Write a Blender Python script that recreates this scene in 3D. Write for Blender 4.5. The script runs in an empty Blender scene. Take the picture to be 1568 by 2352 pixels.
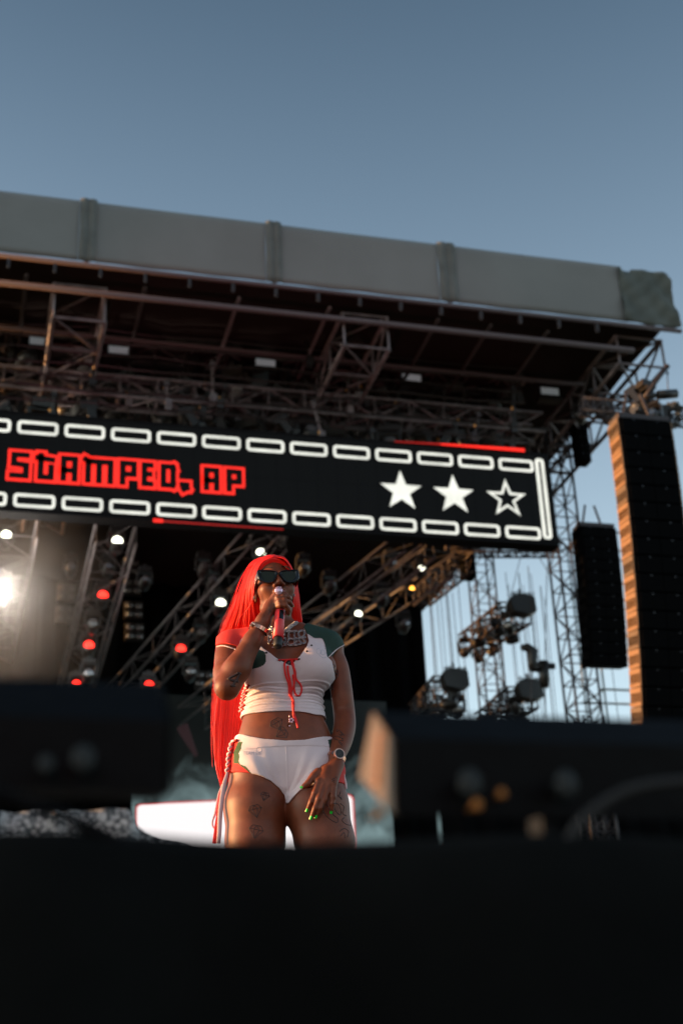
import bpy, bmesh, math, random
import numpy as np
from mathutils import Vector, Matrix
from mathutils.bvhtree import BVHTree
rad = math.radians
C = bpy.context.scene.collection
# ------------------------------------------------------------------ camera
YAW, PITCH, ROLL = rad(15.806), rad(24.18), rad(-2.796)
CAM = Vector((0, 0, 1.6))
FWD = Vector((math.sin(YAW)*math.cos(PITCH), math.cos(YAW)*math.cos(PITCH), math.sin(PITCH)))
_R = Vector((math.cos(YAW), -math.sin(YAW), 0)); _U = _R.cross(FWD)
RGT = _R*math.cos(ROLL) + _U*math.sin(ROLL)
UPV = -_R*math.sin(ROLL) + _U*math.cos(ROLL)
cd = bpy.data.cameras.new('camera'); cam = bpy.data.objects.new('camera', cd); C.objects.link(cam)
m = Matrix((RGT, UPV, -FWD)).transposed().to_4x4(); m.translation = CAM
cam.matrix_world = m
cd.sensor_fit = 'VERTICAL'; cd.sensor_height = 36; cd.lens = 50
cd.clip_start = 0.05; cd.clip_end = 6000
cd.dof.use_dof = True; cd.dof.focus_distance = 4.9; cd.dof.aperture_fstop = 3.2
bpy.context.scene.camera = cam
# ------------------------------------------------------------------ sky, sun, exposure
SUN_AZ, SUN_EL = rad(-73), rad(8)       # clockwise from +Y; the sun stands low on the left
sc = bpy.context.scene
w = bpy.data.worlds.new('World'); sc.world = w; w.use_nodes = True
nt = w.node_tree; bg = nt.nodes['Background']
sky = nt.nodes.new('ShaderNodeTexSky'); sky.sky_type = 'NISHITA'; sky.sun_disc = False
sky.sun_elevation = SUN_EL; sky.sun_rotation = SUN_AZ
sky.air_density = 1.0; sky.dust_density = 1.6; sky.ozone_density = 1.2
hs = nt.nodes.new('ShaderNodeHueSaturation'); hs.inputs['Saturation'].default_value = .80; nt.links.new(sky.outputs[0], hs.inputs['Color'])
tcw = nt.nodes.new('ShaderNodeTexCoord'); sxw = nt.nodes.new('ShaderNodeSeparateXYZ'); nt.links.new(tcw.outputs['Generated'], sxw.inputs[0])
mrw = nt.nodes.new('ShaderNodeMapRange'); mrw.inputs[1].default_value = .28; mrw.inputs[2].default_value = .76; mrw.inputs[3].default_value = 1.36; mrw.inputs[4].default_value = .46
nt.links.new(sxw.outputs['Z'], mrw.inputs[0]); nt.links.new(mrw.outputs[0], hs.inputs['Value'])
ms_ = nt.nodes.new('ShaderNodeMapRange'); ms_.inputs[1].default_value = .30; ms_.inputs[2].default_value = .70; ms_.inputs[3].default_value = .50; ms_.inputs[4].default_value = .92; nt.links.new(sxw.outputs['Z'], ms_.inputs[0]); nt.links.new(ms_.outputs[0], hs.inputs['Saturation'])
tn = nt.nodes.new('ShaderNodeMix'); tn.data_type = 'RGBA'; tn.blend_type = 'MULTIPLY'; tn.inputs[0].default_value = 1; tn.inputs[7].default_value = (.90, 1.0, 1.03, 1); nt.links.new(hs.outputs[0], tn.inputs[6]); nt.links.new(tn.outputs[2], bg.inputs[0]); bg.inputs[1].default_value = 0.15
sl = bpy.data.lights.new('sun', 'SUN'); sun = bpy.data.objects.new('sun', sl); C.objects.link(sun)
sl.energy = 5.0; sl.angle = rad(0.6); sl.color = (1.0, 0.46, 0.13)
SUND = Vector((math.sin(SUN_AZ)*math.cos(SUN_EL), math.cos(SUN_AZ)*math.cos(SUN_EL), math.sin(SUN_EL)))
sun.rotation_euler = (-SUND).to_track_quat('-Z', 'Y').to_euler()
sc.view_settings.view_transform = 'Standard'; sc.view_settings.look = 'None'
sc.view_settings.exposure = 1.0; sc.view_settings.gamma = 1.0
sc.render.engine = 'CYCLES'; sc.cycles.use_denoising = True
sc.cycles.max_bounces = 6; sc.cycles.sample_clamp_indirect = 4
sc.cycles.caustics_reflective = False; sc.cycles.caustics_refractive = False
# ------------------------------------------------------------------ helpers
FPX = 3267.0
def ray(x, y):
    """direction through a point of the photograph, in a 1568 x 2352 frame"""
    return (FWD*FPX + RGT*(x-784) - UPV*(y-1176)).normalized()
def at(x, y, X=None, Y=None, Z=None):
    d = ray(x, y)
    t = (X-CAM.x)/d.x if X is not None else (Y-CAM.y)/d.y if Y is not None else (Z-CAM.z)/d.z
    return CAM + d*t
def mat(name, col, rough=.6, metal=0, emit=None, es=1, noise=None, bump=0, bscale=60, spec=.5, sss=0, trans=0, alpha=1):
    m = bpy.data.materials.new(name); m.use_nodes = True
    nt = m.node_tree; b = nt.nodes['Principled BSDF']
    b.inputs['Base Color'].default_value = (*col, 1); b.inputs['Roughness'].default_value = rough
    b.inputs['Metallic'].default_value = metal; b.inputs['Specular IOR Level'].default_value = spec
    if emit: b.inputs['Emission Color'].default_value = (*emit, 1); b.inputs['Emission Strength'].default_value = es
    if sss:
        b.inputs['Subsurface Weight'].default_value = sss; b.inputs['Subsurface Radius'].default_value = (1, .35, .2)
        b.inputs['Subsurface Scale'].default_value = .012
    if noise or bump:
        tc = nt.nodes.new('ShaderNodeTexCoord')
    if noise:
        col2, sc_, = noise
        n = nt.nodes.new('ShaderNodeTexNoise'); n.inputs['Scale'].default_value = sc_; n.inputs['Detail'].default_value = 5
        nt.links.new(tc.outputs['Object'], n.inputs['Vector'])
        r = nt.nodes.new('ShaderNodeValToRGB'); r.color_ramp.elements[0].position = .35; r.color_ramp.elements[1].position = .68
        r.color_ramp.elements[0].color = (*col, 1); r.color_ramp.elements[1].color = (*col2, 1)
        nt.links.new(n.outputs['Fac'], r.inputs[0]); nt.links.new(r.outputs[0], b.inputs['Base Color'])
    if bump:
        n2 = nt.nodes.new('ShaderNodeTexNoise'); n2.inputs['Scale'].default_value = bscale; n2.inputs['Detail'].default_value = 4
        nt.links.new(tc.outputs['Object'], n2.inputs['Vector'])
        bp = nt.nodes.new('ShaderNodeBump'); bp.inputs['Strength'].default_value = bump; bp.inputs['Distance'].default_value = .01
        nt.links.new(n2.outputs['Fac'], bp.inputs['Height']); nt.links.new(bp.outputs[0], b.inputs['Normal'])
    return m
class MB:
    """collects shapes, builds them as one mesh object"""
    def __init__(s): s.v = []; s.f = []; s.mi = []; s.cur = 0
    def add(s, v, f):
        n = len(s.v); s.v += [tuple(p) for p in v]; s.f += [tuple(i+n for i in q) for q in f]; s.mi += [s.cur]*len(f)
    def box(s, c, size, M=None):
        M = M or Matrix.Identity(3); c = Vector(c); hx, hy, hz = size[0]/2, size[1]/2, size[2]/2
        v = [c + M @ Vector((x*hx, y*hy, z*hz)) for x in (-1, 1) for y in (-1, 1) for z in (-1, 1)]
        s.add(v, [(0,1,3,2),(4,6,7,5),(0,4,5,1),(2,3,7,6),(0,2,6,4),(1,5,7,3)])
    def tube(s, pts, r, n=6, cap=True):
        pts = [Vector(p) for p in pts]; N = len(pts)
        rs = r if isinstance(r, (list, tuple)) else [r]*N
        v = []; f = []; prev = None
        for i, p in enumerate(pts):
            t = (pts[min(i+1, N-1)] - pts[max(i-1, 0)])
            if t.length < 1e-9: t = Vector((0, 0, 1))
            t.normalize()
            if prev is None:
                a = Vector((0, 0, 1)) if abs(t.z) < .9 else Vector((1, 0, 0))
                u = t.cross(a).normalized()
            else:
                u = prev - t*prev.dot(t)
                u = u.normalized() if u.length > 1e-6 else t.orthogonal().normalized()
            prev = u; w_ = t.cross(u)
            v += [p + (u*math.cos(2*math.pi*k/n) + w_*math.sin(2*math.pi*k/n))*rs[i] for k in range(n)]
        for i in range(N-1):
            f += [(i*n+k, i*n+(k+1) % n, (i+1)*n+(k+1) % n, (i+1)*n+k) for k in range(n)]
        if cap: f += [tuple(range(n))[::-1], tuple((N-1)*n+k for k in range(n))]
        s.add(v, f)
    def ribbon(s, pts, wd, side, th=.0012):
        """flat band along pts, side = across vector"""
        pts = [Vector(p) for p in pts]; N = len(pts); v = []; f = []
        ws = wd if isinstance(wd, (list, tuple)) else [wd]*N
        sd = side if isinstance(side, (list, tuple)) and not isinstance(side, Vector) and isinstance(side[0], Vector) else [Vector(side)]*N
        for i, p in enumerate(pts):
            t = (pts[min(i+1, N-1)] - pts[max(i-1, 0)]).normalized()
            a = (sd[i] - t*sd[i].dot(t)).normalized(); nn = t.cross(a)
            v += [p+a*ws[i]/2+nn*th/2, p-a*ws[i]/2+nn*th/2, p-a*ws[i]/2-nn*th/2, p+a*ws[i]/2-nn*th/2]
        for i in range(N-1): f += [(i*4+k, i*4+(k+1) % 4, i*4+4+(k+1) % 4, i*4+4+k) for k in range(4)]
        f += [(3,2,1,0), tuple((N-1)*4+k for k in range(4))]
        s.add(v, f)
    def prism(s, poly, M, d0, d1):
        """poly in (x,y) of matrix M (4x4), extruded along its z from d0 to d1"""
        n = len(poly)
        v = [M @ Vector((x, y, d)) for d in (d0, d1) for x, y in poly]
        s.add(v, [tuple(range(n))[::-1], tuple(n+k for k in range(n))] + [(k, (k+1) % n, n+(k+1) % n, n+k) for k in range(n)])
    def ball(s, c, r, nu=10, nv=7, M=None):
        c = Vector(c); r = (r, r, r) if not isinstance(r, (tuple, list)) else r; M = M or Matrix.Identity(3)
        v = [c + M @ Vector((0, 0, r[2]))]
        for j in range(1, nv):
            a = math.pi*j/nv
            v += [c + M @ Vector((r[0]*math.sin(a)*math.cos(2*math.pi*k/nu), r[1]*math.sin(a)*math.sin(2*math.pi*k/nu), r[2]*math.cos(a))) for k in range(nu)]
        v.append(c - M @ Vector((0, 0, r[2]))); L = len(v)-1
        f = [(0, 1+k, 1+(k+1) % nu) for k in range(nu)]
        for j in range(nv-2):
            f += [(1+j*nu+k, 1+(j+1)*nu+k, 1+(j+1)*nu+(k+1) % nu, 1+j*nu+(k+1) % nu) for k in range(nu)]
        f += [(L, 1+(nv-2)*nu+(k+1) % nu, 1+(nv-2)*nu+k) for k in range(nu)]
        s.add(v, f)
    def build(s, name, mats, parent=None, smooth=False, origin=None):
        me = bpy.data.meshes.new(name)
        o0 = Vector(origin) if origin is not None else Vector((0, 0, 0))
        me.from_pydata([tuple(Vector(p)-o0) for p in s.v], [], s.f)
        if not isinstance(mats, (list, tuple)): mats = [mats]
        for m_ in mats: me.materials.append(m_)
        if len(mats) > 1: me.polygons.foreach_set('material_index', s.mi)
        if smooth: me.polygons.foreach_set('use_smooth', [True]*len(me.polygons))
        me.update()
        o = bpy.data.objects.new(name, me); C.objects.link(o); o.location = o0
        if parent: o.parent = parent
        return o
def tag(o, label=None, cat=None, group=None, kind=None):
    if label: o['label'] = label
    if cat: o['category'] = cat
    if group: o['group'] = group
    if kind: o['kind'] = kind
    return o
def empty(name, loc, rot=None):
    o = bpy.data.objects.new(name, None); C.objects.link(o); o.location = loc
    if rot is not None: o.rotation_euler = rot
    return o
def copy_tree(o, parent=None):
    c = o.copy(); C.objects.link(c); c.parent = parent
    for ch in o.children: copy_tree(ch, c)
    return c
def spot(name, loc, to, power, col, ang, radius, blend=.5):
    l = bpy.data.lights.new(name, 'SPOT'); o = bpy.data.objects.new(name, l); C.objects.link(o); o.location = loc
    o.rotation_euler = (Vector(to)-Vector(loc)).to_track_quat('-Z', 'Y').to_euler()
    l.energy = power; l.color = col; l.spot_size = rad(ang); l.shadow_soft_size = radius; l.spot_blend = blend
    return o
# ================================================================== STAGE
YS = 30.0
M_ground = mat('grass_ground', (.05, .055, .03), .95, noise=((.09, .08, .05), .6))
mb = MB(); mb.box((0, 0, -.5), (4000, 4000, 1.0)); tag(mb.build('ground', M_ground), kind='structure')
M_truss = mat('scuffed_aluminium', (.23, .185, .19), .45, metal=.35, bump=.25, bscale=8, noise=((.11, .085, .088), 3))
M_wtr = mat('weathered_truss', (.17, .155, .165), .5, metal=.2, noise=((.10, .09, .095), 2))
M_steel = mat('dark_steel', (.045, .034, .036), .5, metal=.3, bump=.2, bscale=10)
M_tarp = mat('black_tarpaulin', (.028, .019, .017), .8, spec=.2, bump=.5, bscale=1.2)
M_drape = mat('black_drape', (.0035, .0035, .004), .98, spec=.05)
M_pvc = mat('grey_pvc_sheet', (.215, .202, .195), .75, noise=((.25, .236, .228), .5), bump=.05, bscale=.9)
M_pvc2 = mat('grey_pvc_seam', (.17, .165, .155), .8, noise=((.12, .118, .108), 2.5), bump=.5, bscale=3)
M_beam = mat('pink_lit_beam', (.13, .090, .098), .5, bump=.2, bscale=3)  # pink of the stage wash put into the beam colour
M_panel = mat('screen_black', (.006, .006, .006), .6, spec=.15)
M_case = mat('screen_casing', (.005, .005, .006), .8, spec=.15)
M_ledw = mat('screen_white', (.0, .0, .0), .6, emit=(.86, .87, .78), es=.52)
M_ledr = mat('screen_red', (.0, .0, .0), .6, emit=(1, .022, .012), es=.62)
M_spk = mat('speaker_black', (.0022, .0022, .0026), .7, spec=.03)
M_spks = mat('sunlit_speaker_side', (.20, .10, .042), .5)  # orange of the low sun put into the side colour
M_lampw = mat('lit_lamp', (.1, .1, .1), .5, emit=(1, 1, .78), es=3)
M_lampr = mat('lit_red_lamp', (.1, .0, .0), .5, emit=(1, .02, .012), es=3.0)
M_lampa = mat('lit_amber_lamp', (.1, .05, .0), .5, emit=(1, .40, .05), es=3)
M_lens2 = mat('lamp_glass', (.30, .30, .32), .12, metal=.7)
M_fix = mat('fixture_black', (.020, .018, .018), .38, spec=.45)
M_bounce = mat('pale_reflector', (.45, .48, .50), .5)
RS = random.Random(11)
for m_ in (M_ledw, M_ledr):                        # grain of the diodes
    n_ = m_.node_tree; b_ = n_.nodes['Principled BSDF']; tc = n_.nodes.new('ShaderNodeTexCoord'); wv = n_.nodes.new('ShaderNodeTexWave'); wv.inputs['Scale'].default_value = 9; n_.links.new(tc.outputs['Object'], wv.inputs['Vector'])
    no = n_.nodes.new('ShaderNodeTexNoise'); no.inputs['Scale'].default_value = 1.6; n_.links.new(tc.outputs['Object'], no.inputs['Vector'])
    m1 = n_.nodes.new('ShaderNodeMath'); m1.operation = 'MULTIPLY_ADD'; m1.inputs[1].default_value = .35; m1.inputs[2].default_value = .55; n_.links.new(wv.outputs['Fac'], m1.inputs[0])
    m2 = n_.nodes.new('ShaderNodeMath'); m2.operation = 'MULTIPLY_ADD'; m2.inputs[1].default_value = .8; n_.links.new(no.outputs['Fac'], m2.inputs[0]); n_.links.new(m1.outputs[0], m2.inputs[2])
    m3 = n_.nodes.new('ShaderNodeMath'); m3.operation = 'MULTIPLY'; m3.inputs[1].default_value = b_.inputs['Emission Strength'].default_value; n_.links.new(m2.outputs[0], m3.inputs[0]); n_.links.new(m3.outputs[0], b_.inputs['Emission Strength'])
# ---- LED banner
S0, SP, SZ0, SZ = 1.27848, 1.07733, 15.35923, 1.86569            # brick grid on the plane y = 30
def sc_(px, py):
    p = at(px, py, Y=YS); return p.x, p.z
scr = empty('led_banner', (S0, YS, SZ0-.9))
tag(scr, 'long black led banner showing red lettering, white stars and rows of white bricks', 'led banner')
so = Vector(scr.location)
XL, XR = S0-3.2*SP, sc_(1247, 1040)[0]+.05
zt, zb = SZ0+SZ+.30, SZ0-.16
XRR = sc_(1262, 1150)[0]+.12
def sbox(name, x0, x1, z0, z1, y0, y1, m_):
    mb = MB(); mb.box((((x0+x1)/2-so.x), (y0+y1)/2-YS, (z0+z1)/2-so.z), (x1-x0, y1-y0, z1-z0)); return mb.build(name, m_, scr)
sbox('casing', XL, XRR, zb-.12, zt+.12, YS+.02, YS+.45, M_case)
sbox('panel', XL+.05, XRR-.06, zb-.02, zt+.02, YS+.0, YS+.016, M_panel)
def rrect(w, h, r, n=5):
    P = []
    for cx, cy, a0 in ((w/2-r, h/2-r, 0), (-w/2+r, h/2-r, 90), (-w/2+r, -h/2+r, 180), (w/2-r, -h/2+r, 270)):
        P += [(cx+r*math.cos(rad(a0+90*k/n)), cy+r*math.sin(rad(a0+90*k/n))) for k in range(n+1)]
    return P
def ring(name, cx, cz, outer, inner, m_, yy=-.012):
    n = len(outer); mb = MB(); V_ = []
    for y in (yy, yy+.008):
        V_ += [(cx+x-so.x, y, cz+z-so.z) for x, z in outer]+[(cx+x-so.x, y, cz+z-so.z) for x, z in inner]
    F_ = []
    for k in range(n):
        j = (k+1) % n; F_ += [(k, j, n+j, n+k), (2*n+k, 3*n+k, 3*n+j, 2*n+j), (k, 2*n+k, 2*n+j, j), (n+k, n+j, 3*n+j, 3*n+k)]
    mb.add(V_, F_); return mb.build(name, m_, scr)
bw, bh = .93, .335
for k in range(-2, 12):
    for j in (0, 1):
        sh = .0
        ring('white_brick', S0+SP*k, SZ0+SZ*j, rrect(bw, bh, .09), rrect(bw-.14, bh-.14, .03), M_ledw)
xa, za_1 = sc_(1239, 1058); xb, zb_1 = sc_(1255, 1234)
ring('white_bar', (xa+xb)/2+.0, (za_1+zb_1)/2, rrect(.24, za_1-zb_1+.1, .09), rrect(.07, za_1-zb_1-.05, .02), M_ledw)
def star(r, q=.40): return [((r if k % 2 == 0 else r*q)*math.sin(k*math.pi/5), (r if k % 2 == 0 else r*q)*math.cos(k*math.pi/5)) for k in range(10)]
for (px, py), full in (((921, 1123), 1), ((1042, 1132), 1), ((1163, 1141), 0)):
    x, z = sc_(px, py+5)
    if full:
        mb = MB(); mb.prism([(a+x-so.x, b+z-so.z) for a, b in star(.55)], Matrix.Rotation(rad(90), 4, 'X'), .004, .012)
        mb.build('white_star', M_ledw, scr)
    else: ring('white_star', x, z, star(.55), [(a, b) for a, b in star(.37)], M_ledw)
# lettering: centre lines in cells 1 wide, 1.3 high
GL = {'S': [[(.92, 1.2), (.08, 1.2), (.08, .68), (.92, .62), (.92, .0), (.0, .0)]], 't': [[(.22, 1.26), (.22, .0), (.90, .0), (.90, .62)], [(.02, 1.12), (.95, 1.04)]],
      'A': [[(.08, .0), (.08, 1.2), (.92, 1.2), (.92, .0)], [(.1, .5), (.9, .5)]], 'M': [[(.06, .0), (.06, 1.15), (.57, 1.15), (.57, .0)], [(.57, 1.15), (1.1, 1.15), (1.1, .0)], [(-.06, 1.25), (.1, 1.15)]],
      'P': [[(.08, .0), (.08, 1.2), (.92, 1.2), (.92, .52), (.1, .52)]], 'E': [[(.9, 1.2), (.08, 1.2), (.08, .0), (.9, .0)], [(.1, .62), (.75, .62)]], 'D': [[(.08, .0), (.08, 1.2), (.85, 1.2), (.92, 1.1), (.92, .1), (.85, .0), (.08, .0)]], ',': [[(.2, .10), (.62, .10), (.62, -.10), (.35, -.2)]]}
# letter left edge px (x,y baseline) and width in px, measured on the photograph
def stroke2(mb, pts, wd, y0, y1, x0, z0, sx, sz):
    P = [(x0+a*sx, z0+b*sz) for a, b in pts]
    for i in range(len(P)-1):
        a, b = Vector((P[i][0], 0, P[i][1])), Vector((P[i+1][0], 0, P[i+1][1])); d = (b-a).normalized(); c = (a+b)/2; Lg = (b-a).length+wd
        M = Matrix((d, Vector((0, 1, 0)), Vector((-d.z, 0, d.x)))).transposed()
        mb.box((c.x-so.x, (y0+y1)/2+i*.0004, c.z-so.z), (Lg, y1-y0, wd), M)
LT_ = [('S', 22, 65, 1), ('t', 79, 123, 1), ('A', 137, 177, 1), ('M', 193, 257, 1), ('P', 273, 313, 1), ('E', 324, 352, 1), ('D', 367, 403, 1), (',', 408, 432, 1), ('A', 466, 503, 1), ('P', 518, 555, 1)]
for g, x0, x1, _ in LT_:
    f = (x0-43)/493
    yb = 1099+f*32                                    # baseline of the letters
    yt = 1039.5+f*39.5
    X0, Z0 = sc_(x0+6, yb-6); X1, _z = sc_(x1-6, yb-6); _x, Z1 = sc_(x0+6, yt+6)
    wg = {'M': 1.15, ',': .6}.get(g, 1.0); sx = (X1-X0)/(wg-.1); sz = (Z1-Z0)/1.2
    bt = MB(); rt_ = MB()
    for st in GL[g]:
        stroke2(rt_, st, .275, -.010, -.004, X0, Z0, sx, sz); stroke2(bt, st, .145, -.020, -.014, X0, Z0, sx, sz)
    lo = rt_.build('red_letter', M_ledr, scr); bt.build('letter_core', M_panel, lo)
# red streaks
def streak(pa, pb, h0, h1, m_):
    x0, z0 = sc_(*pa); x1, z1_ = sc_(*pb); mb = MB()
    V_ = [(x0-so.x, y, z0-so.z-h0/2) if k == 0 else (x1-so.x, y, z1_-so.z-h1/2) if k == 1 else (x1-so.x, y, z1_-so.z+h1/2) if k == 2 else (x0-so.x, y, z0-so.z+h0/2) for y in (-.03, -.018) for k in range(4)]
    mb.add(V_, [(0, 1, 2, 3), (7, 6, 5, 4), (0, 4, 5, 1), (1, 5, 6, 2), (2, 6, 7, 3), (3, 7, 4, 0)]); mb.build('red_streak', m_, scr)
M_ledd = mat('screen_dim_red', (0, 0, 0), .6, emit=(1, .02, .012), es=.22)
streak((905, 1015), (1010, 1021), .02, .04, M_ledd); streak((1010, 1021), (1203, 1035), .04, .09, M_ledr)
streak((352, 1196), (374, 1197.5), .08, .08, M_ledr); streak((374, 1198), (650, 1217), .035, .02, M_ledd)
# seams between the screen modules
mb = MB(); k = 0
while XL+.1+k*.5 < XRR-.1: x = XL+.1+k*.5; mb.box((x-so.x, -.002, (zt+zb)/2-so.z), (.008, .004, zt-zb)); k += 1
mb.box(((XL+XRR)/2-so.x, -.002, (zt+zb)/2-so.z), (XRR-XL-.2, .004, .008)); mb.build('module_seams', M_case, scr)
# ---- roof: fascia of grey sheets with pleated seams
YF = 27.6
def fz(px, py): p = at(px, py, Y=YF); return p
ft, fb = [], []
roof = empty('stage_roof', (8, YF, 16), (0, rad(.35), 0)); ro = Vector(roof.location)
tag(roof, 'stage roof with a pale grey sheet fascia and black tarpaulin ceiling', 'stage roof')
zt_ = (fz(200, 462).z+fz(1020, 563).z+fz(1430, 612).z)/3; zb_ = (fz(0, 574).z+fz(610, 645).z+fz(1430, 738).z)/3
xs_ = [fz(-330, 440).x, fz(180, 500).x, fz(220, 500).x, fz(607, 570).x, fz(643, 570).x, fz(1003, 620).x, fz(1043, 620).x, fz(1430, 670).x]
def sheet(name, x0, x1, z0, z1, m_, amp, yo=0, par=None, nx=26, nz=10, th=.04, fn=None):
    V_ = []; F_ = []
    for s_ in (0, 1):
        for j in range(nz+1):
            for i in range(nx+1):
                x = x0+(x1-x0)*i/nx; z = z0+(z1-z0)*j/nz; dx, dy, dz = fn(i/nx, j/nz) if fn else (0, amp*math.sin(x*2.1+z)*math.sin(z*1.7+x*.3), 0)
                V_.append((x+dx-ro.x, YF+yo+dy+s_*th-ro.y, z+dz-ro.z))
    q = (nx+1)*(nz+1)
    for j in range(nz):
        for i in range(nx):
            a = j*(nx+1)+i; F_ += [(a, a+1, a+nx+2, a+nx+1), (q+a, q+a+nx+1, q+a+nx+2, q+a+1)]
    for i in range(nx): F_ += [(i, q+i, q+i+1, i+1), (nz*(nx+1)+i, nz*(nx+1)+i+1, q+nz*(nx+1)+i+1, q+nz*(nx+1)+i)]
    mb = MB(); mb.add(V_, F_); return mb.build(name, m_, par or roof, True)
for k in range(7):
    seam_ = k % 2 == 1; x0, x1 = xs_[k], xs_[k+1]
    if seam_: sheet('seam_cover', x0, x1, zb_-.03, zt_+.025, M_pvc2, 0, -.05, fn=lambda u, v: (0, -.04*abs(math.sin(u*math.pi*2))+.015*math.sin(v*9+u*4), -.03*math.sin(u*math.pi)*(1-v)))
    else: sheet('fascia_sheet', x0+.004, x1-.004, zb_, zt_, M_pvc, .012, 0, fn=lambda u, v: (0, .004*math.sin(v*5+u*7), (.008*math.sin(u*math.pi*5) if v == 0 else 0)))
cx1 = fz(1548, 690).x
M_pvc3 = mat('crumpled_grey_sheet', (.13, .135, .12), .8, noise=((.09, .095, .085), 1.5), bump=.4, bscale=2.2)
def crm(u, v):
    return ((-.16*v*u+.008*math.sin(v*9)*u), -.04-.05*math.sin(u*5+v*4)*math.sin(v*6+u*3)-.03*math.sin(u*13+v*9)-.02*math.sin(v*23-u*17), (-.06*u if v > .9 else .0)-.06*math.sin(u*3.1)*(1-v)-(.09 if v > .92 and .08 < u < .25 else 0))
sheet('corner_sheet', xs_[7]-.12, cx1, zb_-.02, zt_-.05, M_pvc3, .1, -.02, nx=22, nz=18, fn=crm)
def bar(name, a, b, r, m_, par=None, o=None, n=8):
    mb = MB(); o = o if o is not None else Vector((0, 0, 0)); mb.tube([Vector(a)-o, Vector(b)-o], r, n); return mb.build(name, m_, par, True)
bar('gutter_pipe', (xs_[0], YF-.02, zb_-.14), (cx1, YF-.02, zb_-.14), .06, M_beam, roof, ro)
bar('eaves_beam', (xs_[0], YF+.35, zb_-.62), (cx1-1.2, YF+.35, zb_-.62), .075, M_beam, roof, ro)
mb = MB()
for k in range(18):
    x = xs_[0]+k*1.02+.3
    if x < cx1-.2: mb.box((x-ro.x, .02, zb_-.27-ro.z), (.07, .10, .22)); mb.ball((x-ro.x, 0, zb_-.40-ro.z), .05, 6, 4)
mb.build('pipe_clamps', M_steel, roof)
zr = zb_-.25
mb = MB()                                        # ceiling tarpaulin, sagging a little between purlins
nx, ny = 40, 12; V_ = []; F_ = []
for j in range(ny+1):
    for i in range(nx+1):
        x = xs_[0]-4+(cx1-.3-xs_[0]+4)*i/nx; y = YF+.3+22*j/ny; V_.append((x-ro.x, y-ro.y, zr+.35-.02*j+.10*math.sin(i*1.9)*math.sin(j*2.3)-ro.z))
for j in range(ny):
    for i in range(nx): a = j*(nx+1)+i; F_.append((a, a+nx+1, a+nx+2, a+1))
mb.add(V_, F_); V2 = [(v[0], v[1], v[2]+.05) for v in V_]; mb.add(V2, [f[::-1] for f in F_]); mb.build('ceiling_sheet', M_tarp, roof, True)
for y in (YF+2.6, YF+5.2, YF+8): bar('purlin', (xs_[0]-3, y, zr-.15), (cx1-1.5, y, zr-.15), .06, M_steel if y > YF+3 else M_beam, roof, ro)
for px, py in ((-60, 600), (60, 610), (330, 655), (545, 675), (752, 700), (1000, 725), (1120, 735), (1250, 748)):
    p = at(px, py, Y=YF+.5); bar('rafter', (p.x, YF+.4, zr-.05), (p.x, YF+11, zr-.25), .05, M_steel if px not in (545, 752) else M_beam, roof, ro)
# ---- trusses
def truss(name, a, b, wd, hgt, n, m_, r=.035, rl_=.02, up=None, label=None, cat='truss', group=None, tri=False):
    """box truss from a to b"""
    a, b = Vector(a), Vector(b); d = (b-a).normalized(); up = up or (Vector((0, 0, 1)) if abs(d.z) < .9 else Vector((0, 1, 0)))
    s_ = d.cross(up).normalized(); u = s_.cross(d).normalized(); c4 = [s_*(wd/2)+u*(hgt/2), s_*(wd/2)-u*(hgt/2), -s_*(wd/2)-u*(hgt/2), -s_*(wd/2)+u*(hgt/2)]
    o = a.copy(); root = empty(name, o)
    mb = MB()
    for c in c4: mb.tube([c, b-a+c], r, 6)
    mb.build('chords', m_, root, True)
    mb = MB(); Lg = (b-a).length
    for k in range(n):
        t0, t1 = Lg*k/n, Lg*(k+1)/n
        for j in range(4):
            p, q = c4[j], c4[(j+1) % 4]
            mb.tube([d*t0+p, d*t0+q], rl_, 5, False)
            if (k+j) % 2: p, q = q, p
            mb.tube([d*t0+p, d*t1+q], rl_, 5, False)
    mb.build('lacing', m_, root, True)
    tag(root, label, cat, group); return root
# trusses running back under the roof
for (xa, ya), wd, hg, Lg, dz, lab in (((188, 606), 1.15, .9, 12, -.55, 'pinkish roof truss hanging below the leftmost grey fascia seam'), ((842, 700), 1.1, .9, 12, -.55, 'roof truss under the middle of the grey fascia, running back'), ((1470, 748), 1.25, .8, 7.5, -.35, 'roof truss at the right end below the crumpled grey sheet')):
    p = at(xa, ya, Y=YF+.3); p.z = zr+dz; p.y += .2
    truss('roof_truss', p, (p.x, p.y+Lg, p.z-.1), wd, hg, int(Lg/1.3), M_truss, .06, .035, label=lab, group='trusses under the stage roof')
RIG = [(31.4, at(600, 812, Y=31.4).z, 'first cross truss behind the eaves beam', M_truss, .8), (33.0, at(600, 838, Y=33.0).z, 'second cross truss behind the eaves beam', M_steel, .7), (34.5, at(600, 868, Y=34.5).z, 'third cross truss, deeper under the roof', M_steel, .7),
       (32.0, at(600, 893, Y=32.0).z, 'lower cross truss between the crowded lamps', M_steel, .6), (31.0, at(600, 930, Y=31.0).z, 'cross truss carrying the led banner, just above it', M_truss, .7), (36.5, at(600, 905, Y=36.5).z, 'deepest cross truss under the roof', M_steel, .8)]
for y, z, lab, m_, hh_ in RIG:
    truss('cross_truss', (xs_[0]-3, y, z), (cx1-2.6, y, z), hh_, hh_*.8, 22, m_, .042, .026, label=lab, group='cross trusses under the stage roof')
# raking braces at the right end
for a, b in (((1290, 940), (1420, 820)),):
    pass
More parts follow.
